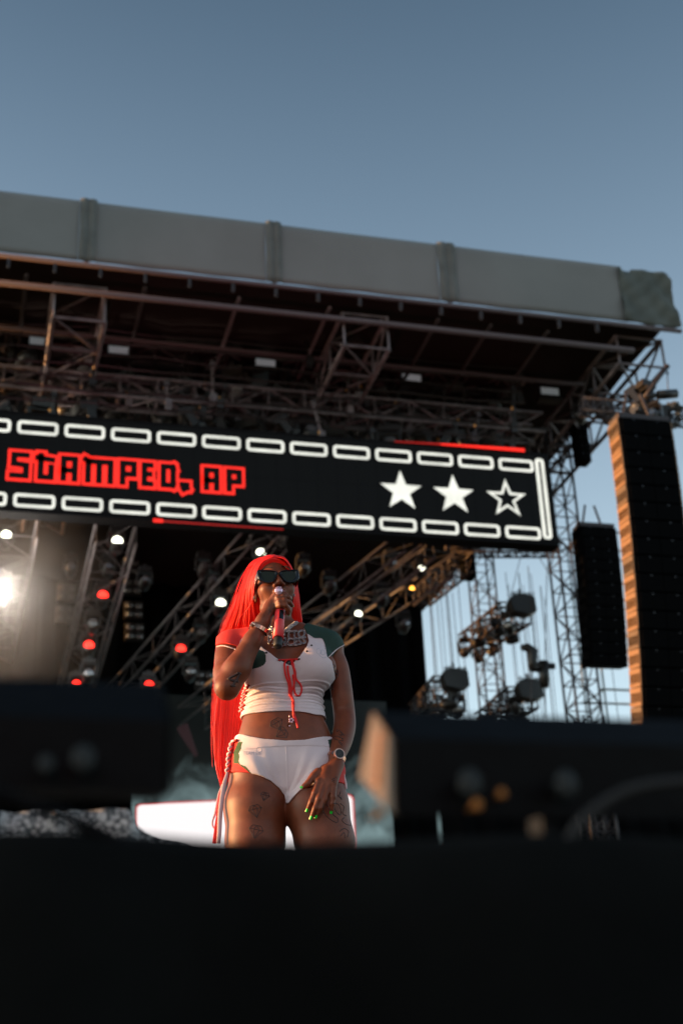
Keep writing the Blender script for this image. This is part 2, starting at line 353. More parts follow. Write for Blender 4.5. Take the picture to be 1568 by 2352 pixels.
# ---- lamp fixtures
def moving_head(name, lens_mat, lab, grp=None):
    root = empty(name, (0, 0, 0)); tag(root, lab, 'stage lamp', grp)
    mb = MB(); mb.box((0, 0, -.10), (.42, .34, .16)); mb.box((0, 0, 0), (.10, .22, .12)); mb.build('base', M_fix, root)
    mb = MB()
    for s_ in (-1, 1): mb.box((s_*.24, 0, -.38), (.06, .16, .42))
    mb.box((0, 0, -.205), (.52, .18, .05)); yk = mb.build('yoke', M_fix, root)
    M = Matrix.Rotation(rad(25), 4, 'X'); mb = MB()
    P = [(0, .17), (.06, .19), (.30, .19), (.42, .15), (.46, .10)]
    mb.tube([Vector((0, -.20+t, -.52-t*.4)) for t, _ in P], [r for _, r in P], 14); hd_ = mb.build('head', M_fix, root, True)
    mb = MB(); mb.ball((0, -.205, -.515), (.155, .03, .155), 14, 7); mb.build('lens', lens_mat, hd_, True)
    return root
protos = {k: moving_head('stage_lamp', m_, l) for k, m_, l in (('d', M_lens2, 'unlit black moving head lamp hanging in the dark rig under the roof'), ('w', M_lampw, 'x'), ('r', M_lampr, 'x'))}
used = {}
def place_lamp(kind, p, rz, lab, grp, s=1.0, rx=0):
    o = protos[kind] if kind not in used else copy_tree(protos[kind]); used[kind] = 1
    o.location = p; o.rotation_euler = (rx, 0, rz); o.scale = (s, s, s); o['label'] = lab; o['group'] = grp; return o
dark_spots = []
for y, z, lab_, m_, hh_ in RIG:
    x = xs_[0]+2+RS.uniform(0, 1)
    while x < cx1-3.2:
        px_ = 'above the lettering of the banner' if x < 6.5 else 'above the plain middle of the banner' if x < 11 else 'above the stars of the banner'
        if RS.random() < .86: place_lamp('d', (x, y, z-hh_*.4-RS.uniform(0, .15)), RS.uniform(-3, 3), 'unlit black moving head lamp in the dark rig '+px_, 'unlit lamps under the stage roof', RS.uniform(1.0, 1.4), RS.uniform(-.6, .6))
        x += RS.uniform(.62, 1.05)
# pale floodlights
M_fl = mat('floodlight_face', (.80, .84, .86), .5, emit=(.7, .85, .9), es=.04)  # reflected sky put in as a slight glow of the face
FL = None
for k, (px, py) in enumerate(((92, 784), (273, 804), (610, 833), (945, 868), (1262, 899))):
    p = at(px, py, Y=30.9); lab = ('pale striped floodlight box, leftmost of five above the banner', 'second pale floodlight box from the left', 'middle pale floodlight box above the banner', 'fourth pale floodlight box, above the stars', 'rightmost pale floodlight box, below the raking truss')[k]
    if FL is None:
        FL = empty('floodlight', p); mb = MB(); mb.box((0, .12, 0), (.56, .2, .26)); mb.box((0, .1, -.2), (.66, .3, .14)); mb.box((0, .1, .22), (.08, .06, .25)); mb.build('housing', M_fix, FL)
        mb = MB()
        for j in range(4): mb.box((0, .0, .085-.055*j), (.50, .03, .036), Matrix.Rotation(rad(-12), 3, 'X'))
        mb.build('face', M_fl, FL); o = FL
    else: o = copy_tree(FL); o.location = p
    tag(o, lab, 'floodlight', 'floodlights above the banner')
# ---- lamp ladders under the banner: trusses running back and down, each with lamps
def ladder(a, b, Ya, Yb, lab, lamps, wd=.95):
    A, B = at(*a, Y=Ya), at(*b, Y=Yb)
    truss('lamp_truss', A, B, wd, .6, 7, M_wtr, .036, .010, label=lab, group='lamp trusses below the banner')
    for t, kind, l in lamps: place_lamp(kind, A.lerp(B, t)+Vector((RS.uniform(-.1, .1), -.1, -.28)), RS.uniform(-.4, .4), l, 'lamps on the trusses below the banner', 1.05)
ladder((40, 1205), (-10, 1500), 31.5, 40, 'lamp truss at the left edge of the picture, beside the brightest lamp', [])
ladder((268, 1222), (165, 1620), 31.5, 42, 'steep lamp truss below the letters, carrying red lamps', [])
ladder((615, 1235), (250, 1640), 31.5, 42, 'lamp truss slanting down behind the hair of the singer', [])
ladder((960, 1250), (440, 1650), 31.8, 43, 'lamp truss slanting down from below the last letters, lit amber at its top', [])
ladder((1010, 1290), (660, 1520), 33, 41, 'shallow lamp truss right of the head of the singer', [])
def lamp_at(px, py, Y, kind, lab, grp, s=1.0):
    p = at(px, py, Y=Y); return place_lamp(kind, p+Vector((0, .2, .515))*s, 0, lab, grp, s)
for px, py, s, lab in ((15, 1230, .85, 'small white lamp at the left edge under the banner'), (270, 1243, .85, 'white lamp under the banner below the letter D'), (599, 1270, .75, 'white lamp directly above the hair of the singer'), (507, 1386, .80, 'white lamp left of the hair of the singer'), (823, 1411, .6, 'small white lamp right of the shoulder of the singer'), (968, 1307, .6, 'white lamp among amber glints at the top of the right lamp truss')):
    lamp_at(px, py, 33, 'w', lab, 'lit white lamps', s)
for px, py, s, lab in ((237, 1368, .85, 'red lamp, upper one on the steep lamp truss'), (205, 1483, .85, 'red lamp, lower one on the steep lamp truss'), (416, 1491, .80, 'red lamp left of the raised elbow of the singer'), (176, 1572, .7, 'dim red lamp just above the dark speaker box on the left'), (343, 1574, .75, 'red lamp just above the right end of the left speaker box')):
    lamp_at(px, py, 35, 'r', lab, 'lit red lamps', s)
protos['a'] = moving_head('stage_lamp', M_lampa, 'x'); lamp_at(946, 1352, 35, 'a', 'amber lamp left of the patch of open sky', 'lit amber lamps', .5)
protos['b'] = moving_head('stage_lamp', mat('dazzling_lamp', (.1, .1, .1), .5, emit=(1, .93, .8), es=40), 'x'); bigl = lamp_at(2, 1362, 32, 'b', 'dazzling bright lamp at the left edge of the picture', 'brightest lamp', 1.15)
pl = bpy.data.lights.new('lamp_glow', 'POINT'); po = bpy.data.objects.new('lamp_glow', pl); C.objects.link(po); po.location = at(4, 1362, Y=31.4); pl.energy = 190; pl.color = (1, .9, .8); pl.shadow_soft_size = .2
sm = MB(); sm.ball((0, 0, 0), (3.0, 2.4, 4.2), 24, 16); so_ = sm.build('smoke', M_smoke := bpy.data.materials.new('thin_smoke'), None, True); so_.location = at(10, 1375, Y=31.2); tag(so_, kind='stuff'); M_smoke.use_nodes = True; n_ = M_smoke.node_tree
n_.nodes.remove(n_.nodes['Principled BSDF']); pv = n_.nodes.new('ShaderNodeVolumePrincipled'); pv.inputs['Color'].default_value = (.9, .88, .86, 1); n_.links.new(pv.outputs[0], n_.nodes['Material Output'].inputs['Volume'])
tc = n_.nodes.new('ShaderNodeTexCoord'); ln_ = n_.nodes.new('ShaderNodeVectorMath'); ln_.operation = 'LENGTH'; mp = n_.nodes.new('ShaderNodeMapping'); mp.inputs['Scale'].default_value = (1/3.0, 1/2.4, 1/4.2); n_.links.new(tc.outputs['Object'], mp.inputs[0]); n_.links.new(mp.outputs[0], ln_.inputs[0])
mr = n_.nodes.new('ShaderNodeMapRange'); mr.inputs[1].default_value = 1.0; mr.inputs[2].default_value = .0; mr.inputs[4].default_value = 1; n_.links.new(ln_.outputs['Value'], mr.inputs[0])
pw = n_.nodes.new('ShaderNodeMath'); pw.operation = 'POWER'; pw.inputs[1].default_value = 2.2; n_.links.new(mr.outputs[0], pw.inputs[0]); nz_ = n_.nodes.new('ShaderNodeTexNoise'); nz_.inputs['Scale'].default_value = .9; n_.links.new(tc.outputs['Object'], nz_.inputs['Vector'])
m5 = n_.nodes.new('ShaderNodeMath'); m5.operation = 'MULTIPLY'; n_.links.new(pw.outputs[0], m5.inputs[0]); n_.links.new(nz_.outputs['Fac'], m5.inputs[1]); m6 = n_.nodes.new('ShaderNodeMath'); m6.operation = 'MULTIPLY'; m6.inputs[1].default_value = .22; n_.links.new(m5.outputs[0], m6.inputs[0]); n_.links.new(m6.outputs[0], pv.inputs['Density'])
for px, py in ((165, 1300), (335, 1330), (470, 1300), (465, 1450), (490, 1330), (205, 1545), (700, 1300), (760, 1340), (880, 1370), (930, 1430), (250, 1300), (215, 1430), (440, 1540), (900, 1290)):
    lamp_at(px, py, 34+RS.uniform(-1, 2), 'd', 'unlit lamp with dull glass hanging '+('on the steep lamp truss left of the singer' if px < 350 else 'just left of the long red hair' if px < 560 else 'under the banner right of the singer'), 'unlit lamps below the banner', .8)
# blinder panels of four small lamps, in the dark upstage
BL = None
for k, (px, py) in enumerate(((300, 1300), (305, 1345), (308, 1400), (310, 1450), (155, 1360), (150, 1410), (520, 1440), (525, 1490), (470, 1560), (530, 1590))):
    p = at(px, py, Y=44)
    if BL is None:
        BL = empty('blinder_lamp', p); mb = MB(); mb.box((0, .1, 0), (.62, .12, .62)); mb.build('housing', M_fix, BL)
        for a in (-.15, .15):
            for b in (-.15, .15): mb = MB(); mb.ball((a, 0, b), (.12, .04, .12), 10, 6); mb.build('lens', M_lens2, BL, True)
        o = BL
    else: o = copy_tree(BL); o.location = p
    tag(o, 'unlit blinder of four dull lamps, '+('just right of the steep lamp truss' if 250 < px < 350 else 'near the brightest lamp' if px < 250 else 'beside the raised elbow'), 'blinder lamp', 'blinders on the upstage drape')
# ---- black upstage drape, added side drapes
drp = empty('stage_drape', (0, 47, 0)); tag(drp, 'black drape closing the back of the stage behind the lamp trusses', 'drape')
xd = at(968, 1500, Y=47).x
def drape(x0, x1, y, z0, z1, par, name='cloth', amp=.10, m_=M_drape):
    n = int(abs(x1-x0)/.12)+2; P = [(x0+(x1-x0)*i/n, amp*math.sin(i*.9)+amp*.4*math.sin(i*2.3)) for i in range(n+1)]
    V_ = [(x, yy, z) for z in (z0, z1) for x, yy in P]+[(x, yy+.03, z) for z in (z0, z1) for x, yy in P]; q = n+1
    mb = MB(); mb.add(V_, [(i, i+1, q+i+1, q+i) for i in range(n)]+[(2*q+i, 3*q+i, 3*q+i+1, 2*q+i+1) for i in range(n)]+[(0, q, 3*q, 2*q), (n, 2*q+n, 3*q+n, q+n)]); return mb.build(name, m_, par, True)
drape(-4, xd, 47, 1.9, 21.5, drp)
lw = empty('sun_block_drape', (-8, 34.8, 0), (0, 0, rad(90))); tag(lw, 'row of unseen black drapes added on the left to block the sun', 'drape')  # unseen drapes added to keep the sun off the lamp trusses
for k in range(7): drape(k*2.2, k*2.2+2.08, 0, 1.9, (18.6, 18.4, 18.8, 18.3, 16.6, 18.5, 18.7)[k], lw, amp=.05)

hp_ = empty('sun_block_board', (-8, 31.4, 0)); tag(hp_, 'unseen dark board added outside the left of the picture to block the sun', 'screen'); z_a, z_b = at(1430, 1425, Y=22).z+3.9, at(1430, 1285, Y=22).z+3.9  # unseen board added to shade a band of the large array
mb = MB(); mb.box((0, 0, (z_a+z_b)/2), (.1, 3.6, z_b-z_a)); mb.build('board', M_steel, hp_)
# ---- added glowing board with lit stage smoke painted on, low at the back
M_mist = bpy.data.materials.new('painted_smoke'); M_mist.use_nodes = True; n_ = M_mist.node_tree; b_ = n_.nodes['Principled BSDF']
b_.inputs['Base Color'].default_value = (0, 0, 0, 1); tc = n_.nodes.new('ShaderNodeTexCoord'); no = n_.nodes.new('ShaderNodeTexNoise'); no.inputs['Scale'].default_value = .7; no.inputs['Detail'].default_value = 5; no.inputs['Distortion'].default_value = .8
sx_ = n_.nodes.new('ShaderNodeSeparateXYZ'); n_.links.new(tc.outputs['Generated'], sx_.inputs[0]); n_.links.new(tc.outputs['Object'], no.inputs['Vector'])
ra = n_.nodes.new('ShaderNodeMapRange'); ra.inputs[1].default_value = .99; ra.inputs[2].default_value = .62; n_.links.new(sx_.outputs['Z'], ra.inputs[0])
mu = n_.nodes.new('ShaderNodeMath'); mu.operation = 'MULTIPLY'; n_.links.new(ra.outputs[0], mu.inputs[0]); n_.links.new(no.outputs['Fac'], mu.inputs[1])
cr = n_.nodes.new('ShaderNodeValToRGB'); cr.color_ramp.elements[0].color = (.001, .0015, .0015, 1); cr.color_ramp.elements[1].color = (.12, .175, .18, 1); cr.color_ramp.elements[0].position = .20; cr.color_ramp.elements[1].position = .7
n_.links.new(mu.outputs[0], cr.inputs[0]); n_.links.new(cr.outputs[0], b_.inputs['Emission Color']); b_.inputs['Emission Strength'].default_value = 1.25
vw = empty('smoke_board', (0, 46.3, 0)); tag(vw, 'glowing board painted as blue grey stage smoke behind the hips of the singer', 'smoke board')
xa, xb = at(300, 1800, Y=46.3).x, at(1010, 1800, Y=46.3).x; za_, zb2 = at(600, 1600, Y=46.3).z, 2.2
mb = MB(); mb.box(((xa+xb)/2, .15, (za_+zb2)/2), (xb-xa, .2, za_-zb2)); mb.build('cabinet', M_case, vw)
mb = MB(); mb.box(((xa+xb)/2, .0, (za_+zb2)/2), (xb-xa-.1, .04, za_-zb2-.1)); mb.build('screen', M_mist, vw)  # glowing face with the smoke painted on
p0, p1 = at(418, 1665, Y=46.2), at(452, 1735, Y=46.2); mb = MB(); mb.tube([p0-Vector((0, 46.3, 0)), p1-Vector((0, 46.3, 0))], [.22, .06], 8); M_mred2 = mat('dim_red_streak', (0, 0, 0), .6, emit=(.012, .006, .007), es=1)
for i, v in enumerate(mb.v): mb.v[i] = (v[0], -.03+(.01 if v[1] > -.1 else 0), v[2])
mb.build('red_haze_streak', M_mred2, vw)  # faint glowing red streak on the painted smoke
# white lit sign with a red border
M_wp = mat('white_lit_face', (.1, .1, .1), .5, emit=(1, .93, .93), es=.5); M_rp = mat('red_lit_border', (.1, 0, 0), .5, emit=(.8, .05, .05), es=.35)
q0, q1 = at(312, 1846, Y=31.2), at(812, 1824, Y=30.0); dv = (q1-q0); Lw = dv.length; hz = 2.6
lg = empty('white_light_box', q1, (0, 0, math.atan2(dv.y, dv.x))); tag(lg, 'large white lit panel with a red border glowing behind the thighs of the singer', 'light box')
mb = MB(); mb.box((-Lw/2, .12, -hz/2), (Lw, .2, hz)); mb.build('housing', M_case, lg)
M90 = Matrix.Rotation(rad(90), 4, 'X')
mb = MB(); mb.prism([(x-Lw/2, z-hz/2) for x, z in rrect(Lw, hz, .12)], M90, -.01, .01); mb.build('border', M_rp, lg)
mb = MB(); mb.prism([(x-Lw/2, z-hz/2) for x, z in rrect(Lw-.07, hz-.07, .10)], M90, .012, .03); mb.build('face', M_wp, lg)
# main stage floor
ms = MB(); ms.box((4, 39, .95), (44, 18, 1.9)); tag(ms.build('main_stage', M_drape), 'dark main stage floor far behind the singer', 'stage')
mk = empty('masking_cloth', (0, 36.2, 0)); tag(mk, 'low black masking cloth closing the right wing of the main stage', 'drape'); drape(at(1000, 1700, Y=36.2).x, at(1700, 1700, Y=36.2).x, 0, 0, at(1300, 1735, Y=36.2).z, mk)
# ---- towers, cables, scaffold in the open right wing
def tower(px, py, Y, wd, top, lab, n, m_=M_steel, r=.03):
    p = at(px, py, Y=Y); truss('truss_tower', (p.x, Y, 0), (p.x, Y, top), wd, wd, n, m_, r, r*.55, up=Vector((0, 1, 0)), label=lab, cat='tower', group='truss towers in the right wing')
tower(1112, 1400, 38, .62, 19, 'truss tower standing in the middle of the open sky gap', 30)
tower(1306, 1350, 32.5, .68, 19.5, 'truss tower just right of the led banner', 30, r=.034)
tower(1350, 1640, 34.5, .60, 12, 'lower truss tower between the banner tower and the black speaker column', 20)
for k in range(20):
    px = (990, 1001, 1016, 1030, 1038, 1052, 1060, 1136, 1143, 1171, 1178, 1196, 1203, 1213, 1222, 1232, 1244, 1252, 1391, 1012)[k]; p = at(px, 1450, Y=40+(k % 3)); mb = MB(); top = 18.5; lean = RS.uniform(-.12, .12)
    mb.tube([(lean, 0, 18.5), (0, 0, 8), (-lean*.5, 0, 1.9)], .013 if k % 4 else .02, 5); o = mb.build('hanging_cable', M_steel); o.location = (p.x, p.y, 0)
    tag(o, 'thin dark cable hanging straight down across the open sky gap', 'cable', 'cables hanging in the right wing')
for (a, b, Y) in (((1201, 1254), (1170, 1377), 37.5), ((1225, 1260), (1262, 1320), 37)):
    p, q = at(*a, Y=Y), at(*b, Y=Y); mb = MB(); mb.tube([Vector((0, 0, 0)), q-p], .012, 5); o = mb.build('slack_cable', M_steel); o.location = p
    tag(o, 'slanting cable from the underside of the led banner' if Y > 37.2 else 'slanting thin line from the banner towards the tower', 'cable')
def pod(a, b, Ya, Yb, lab, n=5, seed=1, big=True):
    """short truss seen from its end, lamps clustered on it"""
    A, B = at(*a, Y=Ya), at(*b, Y=Yb); r_ = random.Random(seed)
    truss('lamp_pod', A, B, .8, .6, n, M_steel, .04, .025, label=lab, group='lamp pods in the right wing')
    d = B-A; px_d = 'drape' in lab
    for k in range(7):
        t = k/6; place_lamp('d', A+d*t+Vector((r_.uniform(-.45, .45), 0, r_.uniform(-.05, .1))), r_.uniform(-2, 2), ('unlit lamp clustered on '+lab.replace('the lamp pod', 'the pod')), 'lamps on the right wing pods', r_.uniform(.6, .9), r_.uniform(-.5, .5))
    if big:
        e = empty('motor_case', A+Vector((.05, -.3, .1))); mb = MB()
        sc6 = .58; hexa = [(a*sc6, b*sc6) for a, b in [(-.62, .12), (-.45, .42), (.1, .50), (.60, .36), (.64, -.35), (.25, -.52), (-.50, -.38)]]
        mb.prism(hexa, M90, -.2, .2); mb.build('case', M_fix, e)
        mb = MB(); mb.tube([(0, 0, .28), (0, 0, .36), (.04, 0, .42), (0, 0, .48), (-.03, 0, .42)], .03, 6); mb.build('hook', M_steel, e)
        mb = MB()
        for k in range(12): mb.tube([(-.3+k*.055, -.2, .22+.02*math.sin(k*2)), (-.3+k*.055+r_.uniform(-.03, .03), -.2, .31+r_.uniform(-.04, .03))], .02, 5)
        mb.build('cable_bundle', M_fix, e); tag(e, 'black faceted case on the front end of '+lab.split(' beside')[0].replace('hanging alone ', '')+(' by the drape' if px_d else ''), 'case')
pod((1183, 1408), (1082, 1480), 34, 41, 'the lamp pod hanging alone in the open sky gap', 6, 3)
pod((1200, 1602), (1120, 1662), 35, 42, 'the lamp pod low in the sky gap beside the second spotlight', 6, 4)
pod((1030, 1578), (968, 1640), 35, 42, 'the lamp pod low beside the dark drape edge', 6, 5)
sp = at(1235, 1530, Y=33); e = empty('follow_spot', sp); tag(e, 'pair of black hanging spotlights silhouetted against the sky gap', 'spotlight')
def q_(x, y, Y=33): return at(x, y, Y=Y)-sp
mb = MB(); mb.tube([q_(1196, 1487), q_(1210, 1487), q_(1223, 1496), q_(1222, 1520), q_(1224, 1536), q_(1236, 1538)], [.07, .12, .15, .13, .12, .08], 10); mb.build('barrel', M_fix, e, True)
mb = MB(); mb.tube([q_(1247, 1520), q_(1249, 1550), q_(1249, 1578)], [.15, .13, .12], 10); mb.build('barrel', M_fix, e, True)
mb = MB(); mb.tube([q_(1228, 1530), q_(1272, 1530)], .09, 8); mb.build('yoke', M_fix, e, True)
mb = MB(); mb.tube([q_(1240, 1525), q_(1226, 1480), q_(1212, 1300)], .012, 5); mb.tube([q_(1250, 1520), q_(1256, 1300)], .012, 5); mb.tube([q_(1220, 1500), q_(1218, 1620)], .02, 5); mb.tube([q_(1250, 1575), q_(1252, 1650)], .02, 5); mb.build('cable', M_steel, e)
# dark hanging column by the banner's lower edge, and black scenery left of the gap
hc1 = at(1072, 1290, Y=34); e = empty('hanging_speaker', hc1); tag(e, 'narrow black speaker column hanging below the banner at the left of the sky gap', 'speaker')
mb = MB(); mb.box((0, 0, 0), (.34, .4, 1.0)); mb.box((0, .02, .9), (.40, .4, .7)); mb.build('cabinet', M_spk, e)
xw0, xw1 = at(880, 1500, Y=43).x, at(976, 1500, Y=43).x
wd_ = empty('wing_drape', (0, 43, 0)); tag(wd_, 'black drape edge closing the stage left of the open sky gap', 'drape'); drape(xw0, xw1, 0, 1.9, at(976, 1395, Y=43).z, wd_); drape(xw0, xw1-.18, -.3, at(976, 1395, Y=43).z, 18, wd_)
truss('wing_truss', at(968, 1372, Y=38), at(1066, 1290, Y=33), .5, .5, 7, M_steel, .035, .02, label='dark truss crossing the upper left corner of the sky gap', cat='truss')
truss('wing_truss', at(1040, 1262, Y=34), at(1290, 1262, Y=33.5), .4, .3, 12, M_steel, .03, .02, label='thin dark truss directly under the right end of the banner', cat='truss')
# ---- speaker arrays
M_spkd = mat('dim_speaker_side', (.10, .055, .026), .6)  # darker copy of the sun-tinted side colour
M_pipe2 = mat('small_badge', (.045, .045, .055), .4, metal=.3)
def line_array(px, pytop, Y, w_, d_, h, n, lab, sidem, grp, curve=.35, yaw=0, dots=True):
    p = at(px, pytop, Y=Y); root = empty('line_array', p, (0, 0, yaw)); tag(root, lab, 'speaker array', grp)
    z = 0; y = 0; 
    mb = MB(); mb.box((w_/2, d_/2, .06), (w_*.96, d_, .10)); mb.tube([(w_*.2, d_/2, .1), (w_*.35, d_/2, .7)], .03, 6); mb.tube([(w_*.75, d_/2, .1), (w_*.6, d_/2, .7)], .03, 6); mb.build('rigging_frame', M_steel, root)
    for k in range(n):
        a = rad(curve*k); cb = empty('cabinet', (0, y, z), (a, 0, 0)); cb.parent = root
        mb = MB(); mb.box((w_/2, d_/2, -h/2), (w_-.04, d_, h-.02)); mb.build('box', M_spk, cb)
        mb = MB(); hw = (w_-.10)/2
        for s_ in (0, 1): mb.box((.05+hw/2+s_*hw, -.012, -h/2), (hw-.012, .024, h-.035))
        g_ = mb.build('grille', M_spk, cb)
        for s_ in (0, 1): mb = MB(); mb.box((w_*(.28+.44*s_), -.03, -h*.12), (.022, .012, .03)); mb.build('badge', M_pipe2, cb)
        # perforated rigging plate on each side
        for sx, xx in ((-1, .0), (1, w_)):
            mb = MB(); zz = (-.06*h, -.52*h, -.93*h); mb.box((xx+sx*.005-.0, d_*.5, -h*.16), (.03, d_*.96, h*.26)); mb.box((xx+sx*.005, d_*.5, -h*.88), (.03, d_*.96, h*.18))
            for i in range(5): mb.box((xx+sx*.004, d_*(.06+.22*i), -h*.54), (.026, d_*.07, h*.5))
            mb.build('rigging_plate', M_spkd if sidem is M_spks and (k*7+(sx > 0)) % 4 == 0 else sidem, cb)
        y += math.sin(a)*h; z -= math.cos(a)*h
    return root
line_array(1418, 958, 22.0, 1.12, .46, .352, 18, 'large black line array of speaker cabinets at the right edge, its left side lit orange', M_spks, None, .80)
line_array(1330, 1207, 30, .98, .5, .30, 12, 'smaller black speaker array hanging behind the large one', M_spk, None, 1.0)
line_array(1318, 945, 31.5, .32, .4, .25, 6, 'short dark speaker column hanging right of the end of the banner', M_spk, None, .0)
# scaffold seen beside and above the arrays
M_pale = mat('pale_scaffold_tube', (.42, .46, .46), .5, metal=.4)
def scaffold(p, nx, nz, bay, hh_, lab, r=.035):
    root = empty('scaffold', p); tag(root, lab, 'scaffold'); mb = MB(); m2 = MB()
    for i in range(nx+1):
        for y in (0, 1.4): mb.tube([(i*bay, y, 0), (i*bay, y, nz*hh_)], r, 6)
    for k in range(nz+1):
        for y in (0, 1.4): mb.tube([(-.1, y, k*hh_), (nx*bay+.1, y, k*hh_)], r, 6)
        for i in range(nx+1): mb.tube([(i*bay, 0, k*hh_), (i*bay, 1.4, k*hh_)], r*.8, 6)
    mb.build('tubes', M_pale, root, True)
    for k in range(nz):
        for i in range(nx):
            a, b = (0, 1) if (i+k) % 2 else (1, 0); m2.tube([((i+a)*bay, 0, k*hh_), ((i+b)*bay, 0, (k+1)*hh_)], r*.7, 6)
    m2.build('braces', M_pale, root, True)
p = at(1338, 1195, Y=38); scaffold((p.x, 38, 0), 4, 11, 2.1, 1.75, 'pale scaffold tower rising behind the speaker arrays')
# hoist arm and clutter on the array head
p = at(1480, 912, Y=24); e = empty('hoist_arm', p); tag(e, 'dark crane arm with a hanging chain sticking out above the large speaker array', 'crane arm')
q2 = at(1531, 842, Y=24)-p; q3 = at(1533, 905, Y=24)-p
mb = MB(); mb.tube([Vector((0, 0, 0)), q2], .045, 8); mb.ball(q2, .06, 8, 6); mb.build('arm', M_steel, e, True)
mb = MB(); mb.tube([q2, q3], .012, 5); mb.ball(q2.lerp(q3, .25), .035, 6, 5); mb.build('chain', M_steel, e, True)
mb = MB(); mb.tube([q3+Vector((-.25, 0, -.05)), q3+Vector((.2, 0, .03))], .10, 10); mb.tube([q3+Vector((-.55, 0, -.12)), q3+Vector((-.25, 0, -.05))], .06, 8); mb.build('hoist', M_fix, e, True)
for k, (px, py, Y, s) in enumerate(((1445, 905, 24.5, .8), (1478, 890, 24.6, 1.0), (1500, 935, 24.2, .7), (1525, 945, 24.3, .7), (1462, 945, 24.2, .6), (1380, 930, 29, .8), (1355, 905, 30, .7), (1330, 940, 30, .8), (1550, 935, 25, .7))):
    place_lamp('d', at(px, py-8, Y=Y), RS.uniform(-3, 3), 'unlit lamp crowded on the rig above the large speaker array', 'lamps above the speaker array', s, RS.uniform(-.6, .6))
truss('rig_truss', at(1335, 935, Y=26), at(1600, 962, Y=25.5), .35, .3, 12, M_steel, .03, .02, label='dark truss above the large speaker array', cat='truss')
# black cable runs crossing the rig in front of the lamps
for k in range(7):
    z0 = zt+.35+.36*k; pts = [Vector((xs_[0]-1+i*1.6, YF+2.1+.1*k, z0-.10*math.sin(i*1.7+k)**2+.04*k)) for i in range(16)]; pts = [p for p in pts if p.x < XRR+.6]
    mb = MB(); mb.tube(pts, .022+.008*(k % 2), 5); o = mb.build('cable_run', M_fix); tag(o, ('lowest', 'second lowest', 'third lowest', 'middle', 'third highest', 'second highest', 'highest')[k]+' of the sagging black cables crossing the rig above the banner', 'cable', 'cables crossing the rig')
M_glint = mat('amber_glint', (.95, .45, .12), .42, metal=.4)  # amber sun glints put into the colour of small beads
# short hanging drop bars and sun glints (clutter of the rig)
for k in range(190):
    x = xs_[0]+RS.random()*(cx1-3-xs_[0]); y = RS.uniform(YF+2.5, YF+8); z = RS.uniform(zt+.2, RIG[0][1]+.3); mb = MB(); l_ = RS.uniform(.35, 1.3); a = Vector((RS.uniform(-.3, .3), RS.uniform(-.2, .2), -1)).normalized()*l_
    mb.tube([Vector((0, 0, 0)), a], .035, 6); mb.box(a*.1, (.12, .12, .12)); mb.box(a, (.16, .16, .26)); o = mb.build('drop_bar', (M_truss, M_steel, M_fix, M_fix, M_fix)[k % 5]); o.location = (x, y, z)
    if k % 3: mb = MB(); mb.ball(a*RS.uniform(.3, 1)+Vector((-.06, -.05, 0)), (.035, .035, RS.uniform(.04, .10)), 8, 5); mb.build('sun_glint', M_glint, o, True)
    tag(o, 'short drop bar with amber sun glints in the crowded rig above the '+('lettering' if x < 6.5 else 'plain middle' if x < 11 else 'stars')+' of the banner', 'bar', 'drop bars in the rig')
# ---- the thrust stage and what stands on its edge
ts = empty('thrust_stage', (0, 1.0, 0)); tag(ts, 'black stage edge filling the bottom of the picture in front of the singer', 'stage')
DZ = 1.80
mb = MB(); mb.box((1.5, 3.9, DZ-.15), (9, 7.8, .28)); mb.build('deck', M_matd := mat('black_deck', (.006, .006, .006), .6, spec=.2, bump=.2, bscale=20), ts)
n = 160; V_ = []; F_ = []
prof = [(0.10, DZ+.004), (0.02, DZ+.008), (-.02, DZ-.01), (-.03, DZ-.06), (-.03, DZ-.3), (-.035, DZ-.8), (-.04, 0.02)]
for j, (yy, zz_) in enumerate(prof):
    for i in range(n+1):
        x = -2.5+7.5*i/n; q = j/(len(prof)-1); V_.append((x, yy-q*.05*math.sin(x*19+math.sin(x*7)), zz_+.010*min(1, max(0, (x-.35)/.6))*(j < 4)+(.004*math.sin(x*6.3)+.004*math.sin(x*14+1) if j < 4 else 0)))
for j in range(len(prof)-1):
    for i in range(n): a = j*(n+1)+i; F_.append((a, a+1, a+n+2, a+n+1))
mb = MB(); mb.add(V_, F_); mb.build('skirt', M_skirt := mat('black_stage_skirt', (.0058, .0064, .0062), .95, spec=.05, bump=.3, bscale=40, noise=((.0035, .004, .004), 6)), ts, True)
M_box = mat('black_housing', (.0014, .0016, .0022), .6, spec=.10, bump=.2, bscale=40); M_boxs = mat('sunlit_housing_end', (.058, .030, .011), .6, bump=.2, bscale=60); M_mk = mat('housing_marks', (.20, .09, .05), .6); M_knob = mat('metal_knob', (.022, .027, .028), .6, spec=.2)  # end colour carries the orange of the low sun
